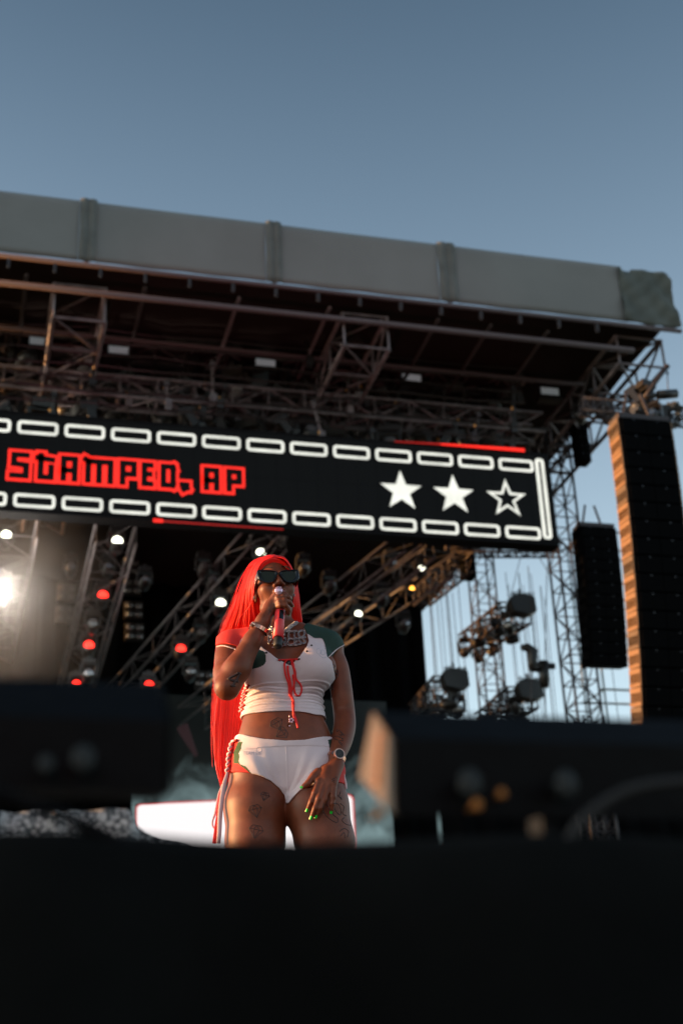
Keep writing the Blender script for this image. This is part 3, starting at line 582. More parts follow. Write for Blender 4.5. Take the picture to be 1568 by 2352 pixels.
def edge_box(name, FTp, FBp, BTp, BBp, length, lab):
    Yf = 1.07; ft, fb_ = at(*FTp, Y=Yf), at(*FBp, Y=Yf); X0 = ft.x
    if length > 0: bt, bb = at(*BTp, X=X0), at(*BBp, X=X0)
    else: bt, bb = Vector((X0, Yf+.055, at(*BTp, Y=Yf+.055).z)), Vector((X0, Yf+.085, fb_.z+.012))
    prof = [Vector((0, 0, 0)), bt-ft, bb-ft, Vector((0, .008, fb_.z-ft.z))]
    for p in prof: p.x = 0
    e = empty(name, (X0, Yf, ft.z)); tag(e, lab, 'footlight box')
    mb = MB(); ln = length
    a = [tuple(p) for p in prof]; b = [(ln, p.y, p.z) for p in prof]; mb.add(a+b, [(0, 1, 2, 3)] + [(7, 6, 5, 4)]+[(k, 4+k, 4+(k+1) % 4, (k+1) % 4) for k in range(4)])
    mb.build('housing', M_box, e)
    sg = -1 if length > 0 else 1; c = sum((Vector(p) for p in prof), Vector())/4
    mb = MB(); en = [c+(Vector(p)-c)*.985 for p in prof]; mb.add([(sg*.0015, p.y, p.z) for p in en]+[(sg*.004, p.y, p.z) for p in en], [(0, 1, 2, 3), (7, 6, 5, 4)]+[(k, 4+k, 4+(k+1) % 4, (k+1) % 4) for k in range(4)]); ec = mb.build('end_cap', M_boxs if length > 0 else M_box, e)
    if length > 0:
        mb = MB()
        for k in range(7): t = (k+1.4)/9.2; p = Vector(prof[1]).lerp(Vector(prof[2]), t)*.45+Vector(prof[0]).lerp(Vector(prof[3]), t)*.55; mb.box((-.0055, p.y, p.z), (.002, .014-.004*(k % 2), .0045))
        mb.build('marks', M_mk, ec)
    for k in range(5):
        mb = MB(); x = ln*(.06+.2*k); mb.box((x, .03, fb_.z-ft.z-.012), (.012, .03, .034)); mb.build('foot', M_box, e)
    return e, ft, fb_
eb, ft_, fb_ = edge_box('footlight_box', (908, 1695), (882, 1868), (866, 1634), (834, 1785), 2.2, 'low black footlight box on the stage edge right of the singer, its end lit orange')
el, ftl, fbl = edge_box('footlight_box', (386, 1655), (364, 1814), (392, 1572), (380, 1800), -2.2, 'low black footlight box on the stage edge left of the singer')
def knobs(e, lst, ft, Yf=1.055):
    for (px, py, r, m_) in lst:
        p = at(px, py, Y=Yf); mb = MB(); M = Matrix.Rotation(rad(90), 3, 'X'); q = p-Vector(e.location); mb.ball(q, (r, r*.5, r*1.2), 10, 7); mb.tube([q, q+Vector((0, .02, 0))], r*.5, 8); mb.build('knob', m_, e, True)
M_sunknob = mat('sunlit_knob', (.32, .12, .02), .5, metal=.4)  # amber sunlight put into the colour of these knobs
knobs(el, [(192, 1742, .009, M_knob), (106, 1755, .006, M_knob)], ftl); knobs(eb, [(1079, 1798, .010, M_knob), (1299, 1800, .010, M_knob), (1152, 1822, .0038, M_sunknob), (1095, 1848, .0045, M_sunknob), (870, 1868, .004, M_sunknob)], ft_)
def cable(pts, Y, r, lab, m_=M_box):
    P = [at(x, y, Y=Y+dy) for x, y, dy in [(p+(0,))[:3] for p in dens_(pts)]]; o0 = P[0].copy(); mb = MB(); mb.tube([p-o0 for p in P], r, 8); o = mb.build('cable', m_, None, True); o.location = o0; tag(o, lab, 'cable')
def dens_(pts, n=6):
    P = [np.array(p, float) for p in pts]; out = []; N = len(P)
    for i in range(N-1):
        p0, p1, p2, p3 = P[max(i-1, 0)], P[i], P[i+1], P[min(i+2, N-1)]
        for k in range(n): t = k/n; out.append(tuple(.5*((2*p1)+(p2-p0)*t+(2*p0-5*p1+4*p2-p3)*t*t+(3*p1-p0-3*p2+p3)*t**3)))
    return out+[tuple(P[-1])]
cable([(-60, 1800), (60, 1845), (160, 1880), (250, 1920), (330, 1965)], 1.00, .005, 'black cable slanting down across the stage edge at the left')
cable([(1290, 1960), (1330, 1890), (1400, 1835), (1480, 1805), (1620, 1790)], 1.00, .004, 'black cable arching over the front of the right footlight box', mat('dull_cable', (.007, .0075, .0075), .7))
# grey mesh fabric lying behind the left box
M_mesh = bpy.data.materials.new('grey_mesh_fabric'); M_mesh.use_nodes = True; n_ = M_mesh.node_tree; b_ = n_.nodes['Principled BSDF']; tc = n_.nodes.new('ShaderNodeTexCoord')
vo = n_.nodes.new('ShaderNodeTexVoronoi'); vo.inputs['Scale'].default_value = 120; n_.links.new(tc.outputs['Object'], vo.inputs['Vector']); cr = n_.nodes.new('ShaderNodeValToRGB'); cr.color_ramp.elements[0].color = (.50, .47, .44, 1); cr.color_ramp.elements[1].color = (.05, .05, .05, 1); cr.color_ramp.elements[0].position = .3; cr.color_ramp.elements[1].position = .7
n_.links.new(vo.outputs['Distance'], cr.inputs[0]); n_.links.new(cr.outputs[0], b_.inputs['Base Color']); b_.inputs['Roughness'].default_value = .4
YM = 2.3; V_ = []; F_ = []; nx, nz = 90, 14; r_ = random.Random(8)
tp = [(-120, 1838), (0, 1832), (200, 1826), (300, 1828), (335, 1852), (370, 1882), (430, 1908), (520, 1926), (620, 1936)]
org = at(200, 1900, Y=YM)
for s_ in (0, 1):
    for j in range(nz+1):
        for i in range(nx+1):
            px = -120+760*i/nx; py = np.interp(px, [t[0] for t in tp], [t[1] for t in tp]); P = at(px, py, Y=YM); zt2 = P.z; z = DZ+(zt2-DZ)*j/nz; z = max(z, DZ) if zt2 > DZ else DZ-.002*(nz-j)
            V_.append((P.x-org.x+.01*math.sin(j*.9+i*.3), .010*math.sin(i*.35+j*.5)+.006*math.sin(i*.9-j*.7)+s_*.05+.10*j/nz, z-org.z))
q = (nx+1)*(nz+1)
for j in range(nz):
    for i in range(nx): a = j*(nx+1)+i; F_ += [(a, a+1, a+nx+2, a+nx+1), (q+a, q+a+nx+1, q+a+nx+2, q+a+1)]
for i in range(nx): a = nz*(nx+1)+i; F_.append((a, a+1, q+a+1, q+a))
mb = MB(); mb.add(V_, F_); o = mb.build('mesh_fabric', M_mesh, None, True); o.location = org; tag(o, 'crumpled pale grey mesh fabric lying on the stage edge behind the left footlight box', 'fabric')
# ================================================================== THE SINGER
PD = 4.8                                            # horizontal distance of the person's mid plane
FH = Vector((math.sin(YAW), math.cos(YAW), 0)); PO = CAM + FH*PD - _R*.195; PO.z = 0
DECK = 1.803
P0 = Vector((PO.x, PO.y, DECK))
person = empty('person', P0, (0, 0, -YAW))
tag(person, 'singer with long red hair, dark sunglasses, white crop top and shorts, holding a red microphone', 'person')
PM = Matrix.Translation(P0) @ Matrix.Rotation(-YAW, 4, 'Z'); PMI = PM.inverted()
CL = PMI @ CAM
def rl(x, y): return (PMI.to_3x3() @ ray(x, y)).normalized()
def L(x, y, b=0.0):
    """point seen at (x,y) on the person-frame plane  b metres behind the mid plane"""
    d = rl(x, y); return CL + d*((b-CL.y)/d.y)
zf = lambda x, y: (545.4+x*.10984, 1263.1+y*.10984)
zc = lambda x, y: (574.2+x*.10984, 1378+y*.10984)
zh = lambda x, y: (660.3+x*.10984, 1665+y*.10984)
zl = lambda x, y: (470.8+x*.10984, 1665+y*.10984)
z1 = lambda x, y: (459.3+x*.2380, 1251.7+y*.2380)
z2 = lambda x, y: (459.3+x*.2563, 1578.9+y*.2563)
H_ = .0032
class Grid:
    def __init__(s, lo, hi, h=H_):
        s.lo = np.array(lo, np.float32); s.h = h
        s.n = [int(math.ceil((hi[i]-lo[i])/h))+1 for i in range(3)]
        s.V = np.full(s.n, 1.0, np.float32)
        s.ax = [(s.lo[i]+h*np.arange(s.n[i])).astype(np.float32) for i in range(3)]
    def sl(s, lo, hi):
        r = []
        for i in range(3):
            a = max(0, int((lo[i]-s.lo[i])/s.h)-1); b = min(s.n[i], int((hi[i]-s.lo[i])/s.h)+3)
            if a >= b: return None
            r.append(slice(a, b))
        return tuple(r)
    def pts(s, q):
        return (s.ax[0][q[0]][:, None, None], s.ax[1][q[1]][None, :, None], s.ax[2][q[2]][None, None, :])
    def merge(s, q, d, k, op='u'):
        A = s.V[q]
        if op == 'u':
            if k > 0:
                h = np.clip(.5+.5*(A-d)/k, 0, 1); s.V[q] = A*(1-h)+d*h-k*h*(1-h)
            else: s.V[q] = np.minimum(A, d)
        elif op == 's':
            if k > 0:
                h = np.clip(.5-.5*(A+d)/k, 0, 1); s.V[q] = A*(1-h)-d*h+k*h*(1-h)
            else: s.V[q] = np.maximum(A, -d)
    def cone(s, a, b, ra, rb, k=.01, op='u'):
        a = np.array(a, np.float32); b = np.array(b, np.float32); R = max(ra, rb)+k*1.5+.012
        q = s.sl(np.minimum(a, b)-R, np.maximum(a, b)+R)
        if q is None: return
        X, Y, Z = s.pts(q); ba = b-a; L2 = float(ba@ba)+1e-12
        t = np.clip(((X-a[0])*ba[0]+(Y-a[1])*ba[1]+(Z-a[2])*ba[2])/L2, 0, 1)
        d = np.sqrt((X-a[0]-t*ba[0])**2+(Y-a[1]-t*ba[1])**2+(Z-a[2]-t*ba[2])**2)-(ra+(rb-ra)*t)
        s.merge(q, d, k, op)
    def chain(s, pts, rs, k=.01, k2=None):
        for i in range(len(pts)-1): s.cone(pts[i], pts[i+1], rs[i], rs[i+1], k if i == 0 else (k2 if k2 is not None else k))
    def ell(s, c, r, k=.01, M=None, op='u'):
        c = np.array(c, np.float32); R = max(r)+k*1.5+.012
        q = s.sl(c-R, c+R)
        if q is None: return
        X, Y, Z = s.pts(q); X = X-c[0]; Y = Y-c[1]; Z = Z-c[2]
        if M is not None:
            M = np.array(M, np.float32)                   # columns = local axes
            X, Y, Z = (M[0, i]*X+M[1, i]*Y+M[2, i]*Z for i in range(3))
        k0 = np.sqrt((X/r[0])**2+(Y/r[1])**2+(Z/r[2])**2); k1 = np.sqrt((X/r[0]**2)**2+(Y/r[1]**2)**2+(Z/r[2]**2)**2)+1e-9
        s.merge(q, k0*(k0-1)/k1, k, op)
    def loft(s, rows, k=.01, p=2.3):
        """rows: z, xl, xr, b centre, b half"""
        rows = sorted(rows); zz = np.array([r[0] for r in rows])
        q = s.sl((min(r[1] for r in rows)-.05, min(r[3]-r[4] for r in rows)-.05, zz[0]-.04), (max(r[2] for r in rows)+.05, max(r[3]+r[4] for r in rows)+.05, zz[-1]+.04))
        X, Y, Z = s.pts(q); z = Z.ravel()
        T = [cub(zz, np.array([r[i] for r in rows]), np.clip(z, zz[0], zz[-1]))[None, None, :].astype(np.float32) for i in (1, 2, 3, 4)]
        cx = (T[0]+T[1])/2; rx = (T[1]-T[0])/2
        u = np.abs(X-cx)/rx; v = np.abs(Y-T[2])/T[3]
        g = (u**p+v**p)**(1/p)
        d = (g-1)*np.minimum(rx, T[3])
        ez = np.maximum(np.maximum(zz[0]-Z, Z-zz[-1]), 0)
        d = np.where(ez > 0, np.sqrt(np.maximum(d, 0)**2+ez**2)+np.minimum(d, 0)*0, d)
        s.merge(q, d.astype(np.float32), k)
def cub(x, y, xi):
    n = len(x); mm = np.zeros(n); h = np.diff(x); dl = np.diff(y)/h
    mm[0] = dl[0]; mm[-1] = dl[-1]
    for i in range(1, n-1): mm[i] = 0 if dl[i-1]*dl[i] <= 0 else 2*dl[i-1]*dl[i]/(dl[i-1]+dl[i])
    j = np.clip(np.searchsorted(x, xi)-1, 0, n-2); t = (xi-x[j])/h[j]
    return (2*t**3-3*t**2+1)*y[j]+(t**3-2*t**2+t)*h[j]*mm[j]+(-2*t**3+3*t**2)*y[j+1]+(t**3-t**2)*h[j]*mm[j+1]
def nets(V, lo, h):
    S = V < 0
    c = np.zeros([n-1 for n in V.shape], np.int8)
    for i in (0, 1):
        for j in (0, 1):
            for k in (0, 1): c += S[i:i+c.shape[0], j:j+c.shape[1], k:k+c.shape[2]]
    act = np.argwhere((c > 0) & (c < 8)); idx = np.full(c.shape, -1, np.int32)
    idx[tuple(act.T)] = np.arange(len(act))
    acc = np.zeros((len(act), 3)); cnt = np.zeros(len(act))
    cs = [(i, j, k) for i in (0, 1) for j in (0, 1) for k in (0, 1)]
    val = {q: V[act[:, 0]+q[0], act[:, 1]+q[1], act[:, 2]+q[2]].astype(float) for q in cs}
    for a in cs:
        for ax in range(3):
            if a[ax]: continue
            b = list(a); b[ax] = 1; b = tuple(b); va, vb = val[a], val[b]
            mk = (va < 0) != (vb < 0); t = np.where(mk, va/np.where(mk, va-vb, 1), 0)
            p = np.tile(np.array(a, float), (len(act), 1)); p[:, ax] += t
            acc[mk] += p[mk]; cnt[mk] += 1
    P = (act+acc/cnt[:, None])*h+np.array(lo)
    F = []
    for ax in range(3):
        A = S.take(range(S.shape[ax]-1), ax); B = S.take(range(1, S.shape[ax]), ax)
        e = np.argwhere(A != B); u, v = (ax+1) % 3, (ax+2) % 3
        e = e[(e[:, u] > 0) & (e[:, v] > 0) & (e[:, u] < S.shape[u]-1) & (e[:, v] < S.shape[v]-1)]
        q = []
        for du, dv in ((-1, -1), (0, -1), (0, 0), (-1, 0)):
            g = e.copy(); g[:, u] += du; g[:, v] += dv; q.append(idx[tuple(g.T)])
        q = np.stack(q, 1); inside = S[tuple(e.T)]
        q[~inside] = q[~inside][:, ::-1]; F.append(q)
    return P, np.concatenate(F)
def mesh_np(name, P, F, mats, parent, fmi=None):
    me = bpy.data.meshes.new(name); me.vertices.add(len(P)); me.vertices.foreach_set('co', P.astype(np.float32).ravel())
    me.loops.add(F.size); me.loops.foreach_set('vertex_index', F.astype(np.int32).ravel())
    me.polygons.add(len(F)); me.polygons.foreach_set('loop_start', np.arange(0, F.size, 4, dtype=np.int32))
    me.polygons.foreach_set('loop_total', np.full(len(F), 4, np.int32))
    for m_ in (mats if isinstance(mats, list) else [mats]): me.materials.append(m_)
    if fmi is not None: me.polygons.foreach_set('material_index', fmi.astype(np.int32))
    me.polygons.foreach_set('use_smooth', np.ones(len(F), bool)); me.update(calc_edges=True); me.validate()
    o = bpy.data.objects.new(name, me); C.objects.link(o); o.parent = parent
    return o
def pdist(poly, A, Z):
    """signed distance to polygon (negative inside); A, Z broadcastable"""
    d = np.full(np.broadcast(A, Z).shape, 1e9); ins = np.zeros(d.shape, bool); n = len(poly)
    for i in range(n):
        (ax, az), (bx, bz) = poly[i], poly[(i+1) % n]
        ex, ez = bx-ax, bz-az; t = np.clip(((A-ax)*ex+(Z-az)*ez)/(ex*ex+ez*ez+1e-12), 0, 1)
        d = np.minimum(d, (A-ax-t*ex)**2+(Z-az-t*ez)**2)
        c = ((az > Z) != (bz > Z)) & (A < (bx-ax)*(Z-az)/((bz-az) if bz != az else 1e-12)+ax); ins ^= c
    d = np.sqrt(d); return np.where(ins, -d, d)
# ---- measured outline -> body
def row(y, xl, xr, bc, bh):
    l, r = L(xl, y, bc), L(xr, y, bc); return ((l.z+r.z)/2, l.x, r.x, bc, bh)
BODY = Grid((-.27, -.33, .0), (.30, .22, 1.86))
G = BODY
torso = [row(1438, 592, 696, .0, .050), row(1452, 553, 730, .005, .062), row(1470, 536, 746, .0, .082), row(1500, 540, 748, -.002, .098), row(1530, 560, 748, .0, .100),
         row(1571, 571, 741, .0, .094), row(1605, 566, 735, .0, .088), row(1640, 560, 739, -.002, .092), row(1681, 549, 755, -.004, .100),
         row(1720, 537, 770, .004, .108), row(1768, 524, 784, .012, .116), row(1798, 560, 762, .014, .108), row(1822, 612, 712, .012, .095), row(1840, 645, 682, .01, .070)]
def trunk(G, kb):
    G.loft(torso, 0)
    for hip, th, kn in (((596, 1778), (588, 1852), (586, 1935)), ((718, 1778), (727, 1852), (746, 1935))):
        h, t, k = L(*hip, .004), L(*th, -.004), L(*kn, -.006); sx = 1 if hip[0] > 650 else -1
        P = [(h, .096), (t, .107), (k, .098), (Vector((k.x+sx*.02, 0, .50)), .062), (Vector((k.x+sx*.03, .03, .36)), .058), (Vector((k.x+sx*.04, .03, .10)), .038)]
        for i in range(len(P)-1): G.cone(P[i][0], P[i+1][0], P[i][1], P[i+1][1], .018)
        G.ell(h, (.092, .110, .095), .03)
        G.cone((k.x+sx*.04, .04, .05), (k.x+sx*.07, -.12, .035), .042, .034, .02)
    for b_, r in ((bl, .072), (br, .076)): G.ell((b_.x, -.062, b_.z), (r, .070, .066), kb)
    for S_, sx in ((sL, -1), (sR, 1)):
        G.ell(S_, (.054, .058, .054), .03)
        G.cone((nb.x+sx*.045, .02, nb.z+.012), (S_.x-sx*.01, .01, S_.z+.010), .036, .040, .03)
bl = L(613, 1535, -.07); br = L(722, 1533, -.07)
sL = L(531, 1488, .0); sR = L(750, 1488, .0); nb = L(641, 1455, .005)
EL = L(522, 1578, -.19); WR = L(604, 1428, -.185)
ER = L(790, 1637, .02); W2 = L(771, 1742, -.085)
# grid of the trunk alone, the base of the clothes
GT = Grid((-.27, -.24, .58), (.30, .20, 1.67), .0024)
trunk(GT, .045)
TV = GT.V.copy()
GT.cone(sL, sL.lerp(EL, .55), .055, .061, .012); GT.cone(sR, L(780, 1545, .004), .054, .050, .012)
za_ = L(755, 1512, -.03).z; SV = GT.V; SV[:, :, GT.ax[2] < za_] = np.where(GT.ax[0][:, None, None] < -.1, SV[:, :, GT.ax[2] < za_], TV[:, :, GT.ax[2] < za_])
trunk(G, .03)
nv = L(663, 1664, -.11); G.cone((nv.x, -.125, nv.z), (nv.x, -.085, nv.z-.002), .0035, .003, .007, 's')
for sx in (-1, 1): G.cone((nb.x+sx*.02, -.052, nb.z-.022), (nb.x+sx*.115, -.035, nb.z+.002), .008, .007, .012)
# head
HB = Vector((*L(629, 1357, .0),)); HB.y = .0
TILT, TURN = rad(12), rad(13)
HR = Matrix.Rotation(TURN, 3, 'Z') @ Matrix.Rotation(-TILT, 3, 'X') @ Matrix.Rotation(rad(-3), 3, 'Y')
# head frame: x to image right, -y out of the face, z up
def hp(x, y, z): return HB + HR @ Vector((x, y, z))
HM = [[HR[i][j] for j in range(3)] for i in range(3)]
def he(c, r, k, op='u'): G.ell(hp(*c), r, k, HM, op)
def hc(a, b, ra, rb, k, op='u'): G.cone(hp(*a), hp(*b), ra, rb, k, op)
G.cone((nb.x, .012, nb.z-.01), hp(0, .018, -.05), .056, .052, .02)
he((0, .012, .034), (.070, .090, .088), .0)                 # skull
he((0, -.030, -.020), (.060, .060, .082), .02)              # face
hc((-.040, .0, -.075), (-.012, -.062, -.106), .018, .013, .02); hc((.040, .0, -.075), (.012, -.062, -.106), .018, .013, .02)
he((0, -.068, -.106), (.019, .017, .013), .014)             # chin
for sx in (-1, 1):
    he((sx*.040, -.056, -.030), (.020, .020, .018), .024)   # cheekbones
    he((sx*.031, -.088, .001), (.015, .009, .010), .010, 's')   # eye sockets
    he((sx*.031, -.076, .001), (.012, .012, .012), .003)
    hc((sx*.012, -.086, .019), (sx*.042, -.076, .021), .007, .006, .012)
    he((sx*.068, .012, -.012), (.007, .018, .030), .004); he((sx*.071, .008, -.010), (.005, .010, .018), .003, 's')
hc((0, -.086, .008), (0, -.108, -.028), .007, .009, .010)   # nose
he((0, -.108, -.034), (.011, .012, .009), .008)
for sx in (-1, 1):
    he((sx*.014, -.097, -.037), (.0085, .011, .008), .005)
    he((sx*.0085, -.103, -.046), (.0042, .006, .005), .002, 's')
he((0, -.086, -.058), (.020, .012, .010), .01)
for sx in (-1, 1): hc((sx*.003, -.098, -.060), (sx*.019, -.088, -.066), .0065, .0035, .004)
hc((-.015, -.091, -.074), (.015, -.091, -.074), .0072, .0072, .004)
hc((-.02, -.100, -.0665), (.02, -.100, -.0665), .0018, .0018, .002, 's')
# raised arm (image left) and hanging arm (image right), blended in at the shoulders only
def smooth_chain(G, pts, rs, k, n=5):
    N = len(pts); t = np.linspace(0, N-1, (N-1)*n+1); T0 = np.arange(N)
    def cr(a):
        a = np.array(a, float); o = []
        for i in range(N-1):
            p0, p1, p2, p3 = a[max(i-1, 0)], a[i], a[i+1], a[min(i+2, N-1)]
            for q in range(n): u = q/n; o.append(.5*((2*p1)+(p2-p0)*u+(2*p0-5*p1+4*p2-p3)*u*u+(3*p1-p0-3*p2+p3)*u**3))
        return o+[a[-1]]
    X_, Y_, Z_, R_ = cr([p.x for p in pts]), cr([p.y for p in pts]), cr([p.z for p in pts]), cr(rs)
    for i in range(len(X_)-1): G.cone((X_[i], Y_[i], Z_[i]), (X_[i+1], Y_[i+1], Z_[i+1]), R_[i], R_[i+1], 0)
GA = Grid((-.27, -.33, .0), (.30, .22, 1.86)); za = (sL.z+sR.z)/2-.055
GA.chain([sL, sL.lerp(EL, .35), sL.lerp(EL, .7), EL], [.054, .051, .048, .041], .0, .03)
GA.chain([EL, EL.lerp(WR, .28), EL.lerp(WR, .7), WR], [.042, .045, .031, .0255], .015, .015)
smooth_chain(GA, [sR, L(775, 1530, .005), L(782, 1572, .010), L(786, 1605, .014), ER, L(791, 1668, .0), L(785, 1700, -.03), L(776, 1727, -.065), W2], [.047, .0375, .0385, .0385, .0382, .0385, .0365, .031, .0255], 0)
kz = np.clip((G.ax[2]-za)/.05, 0, 1)*.028+.004
A_ = G.V; h_ = np.clip(.5+.5*(A_-GA.V)/kz, 0, 1).astype(np.float32); G.V = (A_*(1-h_)+GA.V*h_-kz.astype(np.float32)*h_*(1-h_)).astype(np.float32); del GA, h_, A_
MT = L(*zf(905, 985), -.160); MBt = L(637.5, 1486, -.235)   # microphone axis, head and foot
md = (MBt-MT).normalized()
pc = L(*zf(755, 1130), -.170)
G.cone(WR, L(*zf(700, 1180), -.172), .024, .023, .012)
G.cone(L(*zf(690, 1200), -.172), L(*zf(780, 1000), -.182), .023, .016, .01)
G.cone(L(*zf(740, 1240), -.172), L(*zf(850, 1080), -.186), .019, .014, .008)
def finger(G, pts, rs):
    for i in range(len(pts)-1): G.cone(pts[i], pts[i+1], rs[i], rs[i+1], .0035)
fing1 = [[(730, 1070, -.178), (800, 930, -.190), (905, 905, -.192), (1000, 935, -.184), (1050, 985, -.168)],
         [(780, 1090, -.184), (850, 995, -.197), (960, 965, -.199), (1060, 985, -.187), (1105, 1010, -.170)],
         [(800, 1140, -.187), (880, 1075, -.202), (985, 1060, -.204), (1085, 1090, -.190), (1140, 1160, -.172)],
         [(810, 1200, -.186), (900, 1155, -.203), (1000, 1160, -.204), (1060, 1240, -.194), (1062, 1330, -.182)]]
for f_ in fing1: finger(G, [L(*zf(x, y), b) for x, y, b in f_], [.011, .0102, .0095, .0085, .0072])
G.cone(L(*zf(700, 1220), -.165), L(*zf(820, 1290), -.165), .015, .012, .008)      # thumb, behind the handle
G.cone(L(*zf(820, 1290), -.165), L(*zf(880, 1190), -.150), .012, .010, .004)
kn = [zh(640, 1190), zh(750, 1230), zh(865, 1240), zh(965, 1220)]
for (x, y), r0 in zip(kn, (.0135, .013, .013, .0125)):
    G.cone(L(771+(x-748)*.30, 1756, -.098), L(x, y, -.130), .020, r0, .010)
G.cone(L(*zh(800, 960), -.105), L(*zh(810, 1150), -.122), .022, .018, .01)
fing2 = [[(640, 1190, -.130), (570, 1420, -.139), (495, 1600, -.139), (432, 1740, -.132)],
         [(750, 1230, -.131), (650, 1540, -.144), (575, 1740, -.144), (515, 1890, -.136)],
         [(865, 1240, -.130), (770, 1560, -.142), (690, 1740, -.142), (625, 1870, -.134)],
         [(965, 1220, -.128), (950, 1500, -.137), (930, 1650, -.136), (916, 1780, -.130)]]
for f_ in fing2: finger(G, [L(*zh(x, y), b) for x, y, b in f_], [.0118, .0102, .0090, .0076])
finger(G, [L(*zh(640, 1000), -.112), L(*zh(540, 1080), -.122), L(*zh(430, 1220), -.130), L(*zh(335, 1290), -.134)], [.017, .0135, .0115, .0088])
bP, bF = nets(G.V, G.lo, G.h)
BV = BVHTree.FromPolygons([tuple(p) for p in bP], [tuple(int(i) for i in q) for q in bF])
def skin(x, y, off=.0008, bv=None):
    d = rl(x, y); h = (bv or BV).ray_cast(CL, d)
    if h[0] is None: return None
    return h[0]+h[1]*off, h[1]
def prj(P):
    """local points -> photograph frame"""
    R3 = PM.to_3x3(); W = np.array(P) @ np.array(R3).T + np.array(PM.translation) - np.array(CAM)
    d = W @ np.array(FWD); return 784+FPX*(W @ np.array(RGT))/d, 1176-FPX*(W @ np.array(UPV))/d
def inpoly(poly, x, y):
    ins = np.zeros(len(x), bool); n = len(poly)
    for i in range(n):
        (ax, ay), (bx, by) = poly[i], poly[(i+1) % n]
        ins ^= ((ay > y) != (by > y)) & (x < (bx-ax)*(y-ay)/((by-ay) if by != ay else 1e-12)+ax)
    return ins
def skin_mat():
    m = mat('skin', (.175, .045, .018), .50, sss=.1, spec=.35, noise=((.13, .034, .014), 30), bump=.05, bscale=450)
    return m
M_skin = skin_mat()
M_lip = mat('lips', (.22, .05, .045), .3)
M_ink = mat('tattoo_ink', (.040, .018, .016), .6)
M_white = mat('white_cotton', (.64, .55, .58), .85, bump=.15, bscale=700)
M_redc = mat('red_cotton', (.62, .025, .02), .8, bump=.15, bscale=700)
M_grn = mat('dark_green_cotton', (.008, .034, .024), .8, bump=.15, bscale=700)
M_olive = mat('green_cotton', (.03, .075, .02), .8)
M_pipe = mat('pale_piping', (.6, .5, .52), .8)
M_black = mat('gloss_black', (.008, .008, .009), .18)
M_matb = mat('matt_black', (.012, .012, .013), .6)
M_lens = mat('dark_lens', (.020, .024, .014), .16, spec=.45)
M_gold = mat('rose_gold', (.72, .40, .30), .25, metal=1)
M_silver = mat('icy_silver', (.42, .38, .40), .25, metal=1, bump=.6, bscale=900)
M_gem = mat('pink_gem', (.75, .5, .62), .12, metal=.6)
M_nail = mat('green_nail', (.02, .55, .04), .25)
M_ribr = mat('red_ribbon', (.75, .015, .015), .6)
M_ribw = mat('white_ribbon', (.7, .55, .58), .7)
M_brow = mat('eyebrow', (.012, .007, .006), .8)
body = mesh_np('body', bP, bF, [M_skin, M_lip], person)
TP, TF = nets(TV, GT.lo, GT.h)
TB = BVHTree.FromPolygons([tuple(p) for p in TP], [tuple(int(i) for i in q) for q in TF])
def pz(x, y, b=0):
    h = TB.ray_cast(CL, rl(x, y)); p = h[0] if h[0] is not None else L(x, y, b)
    return (p.x, p.z)
def garment(V, poly, off, wr=None):
    A = GT.ax[0][:, None]; Z = GT.ax[2][None, :]
    reg = pdist([pz(*p) for p in poly], A, Z)[:, None, :]
    o = off + (wr(GT.ax[0][:, None, None], GT.ax[1][None, :, None], GT.ax[2][None, None, :]) if wr else 0)
    S = np.maximum(np.maximum(V-o, reg), -(V+.004)).astype(np.float32)
    return nets(S, GT.lo, GT.h)
def sub(P, F, mask):
    F = F[mask]; u, inv = np.unique(F, return_inverse=True); return P[u], inv.reshape(F.shape)
# ---- crop top
zu = L(660, 1578, -.09).z; zhm = L(656, 1634, -.09).z
def wr_top(A, B, Z):
    zz = Z + .35*(A-.01)**2*np.where(B < 0, 1, 0) + .004*np.sin(A*31+2)
    lo = np.clip((zu+.012-Z)/.02, 0, 1)*np.clip((Z-zhm-.016)/.015, 0, 1)
    r = .0028*lo*np.sin(zz*2*math.pi/.0215+1.2*np.sin(A*17))*(.65+.35*np.sin(A*40+Z*60)) + .0014*lo*np.sin(zz*2*math.pi/.011+A*30)
    r += .0022*np.exp(-((Z+.25*(A-.01)**2-zu-.012)/.003)**2)*np.where(B < 0, 1, 0)
    r += .0015*np.exp(-((Z-zhm-.012)/.0022)**2)
    return r
top_poly = [(574, 1447), (586, 1468), (604, 1490), (634, 1512), (664, 1529), (669, 1529), (690, 1507), (705, 1486), (709, 1472), (703, 1452), (697, 1441),
            (712, 1425), (800, 1425), (803, 1476), (791, 1482), (776, 1491), (753, 1511), (762, 1520), (790, 1652), (746, 1651), (724, 1643), (700, 1637), (656, 1633.5), (600, 1637), (559, 1647),
            (520, 1650), (545, 1580), (548, 1510), (546, 1494), (522, 1487), (486, 1490), (478, 1420), (560, 1425)]
P_, F_ = garment(SV, top_poly, .0062, wr_top)
cx, cy = prj(P_[F_].mean(1))
red = inpoly([(440, 1400), (580, 1400), (574, 1449), (566, 1456), (560, 1464), (553, 1472), (550, 1482), (547, 1500), (440, 1540)], cx, cy)
grn = inpoly([(697, 1400), (830, 1400), (830, 1530), (757, 1514), (752, 1509), (749, 1499), (746, 1488), (745, 1480), (742, 1472), (738, 1467), (730, 1467), (721, 1466), (712, 1459), (704, 1455), (697, 1441)], cx, cy)
patch = inpoly([z1(*p) for p in [(560, 1010), (600, 1020), (625, 1035), (632, 1055), (636, 1100), (633, 1135), (615, 1160), (590, 1172), (560, 1185), (480, 1200)]], cx, cy)
p_, f_ = sub(P_, F_, ~(red | grn)); top = mesh_np('crop_top', p_, f_, [M_white, M_grn], person, patch[~(red | grn)].astype(int))
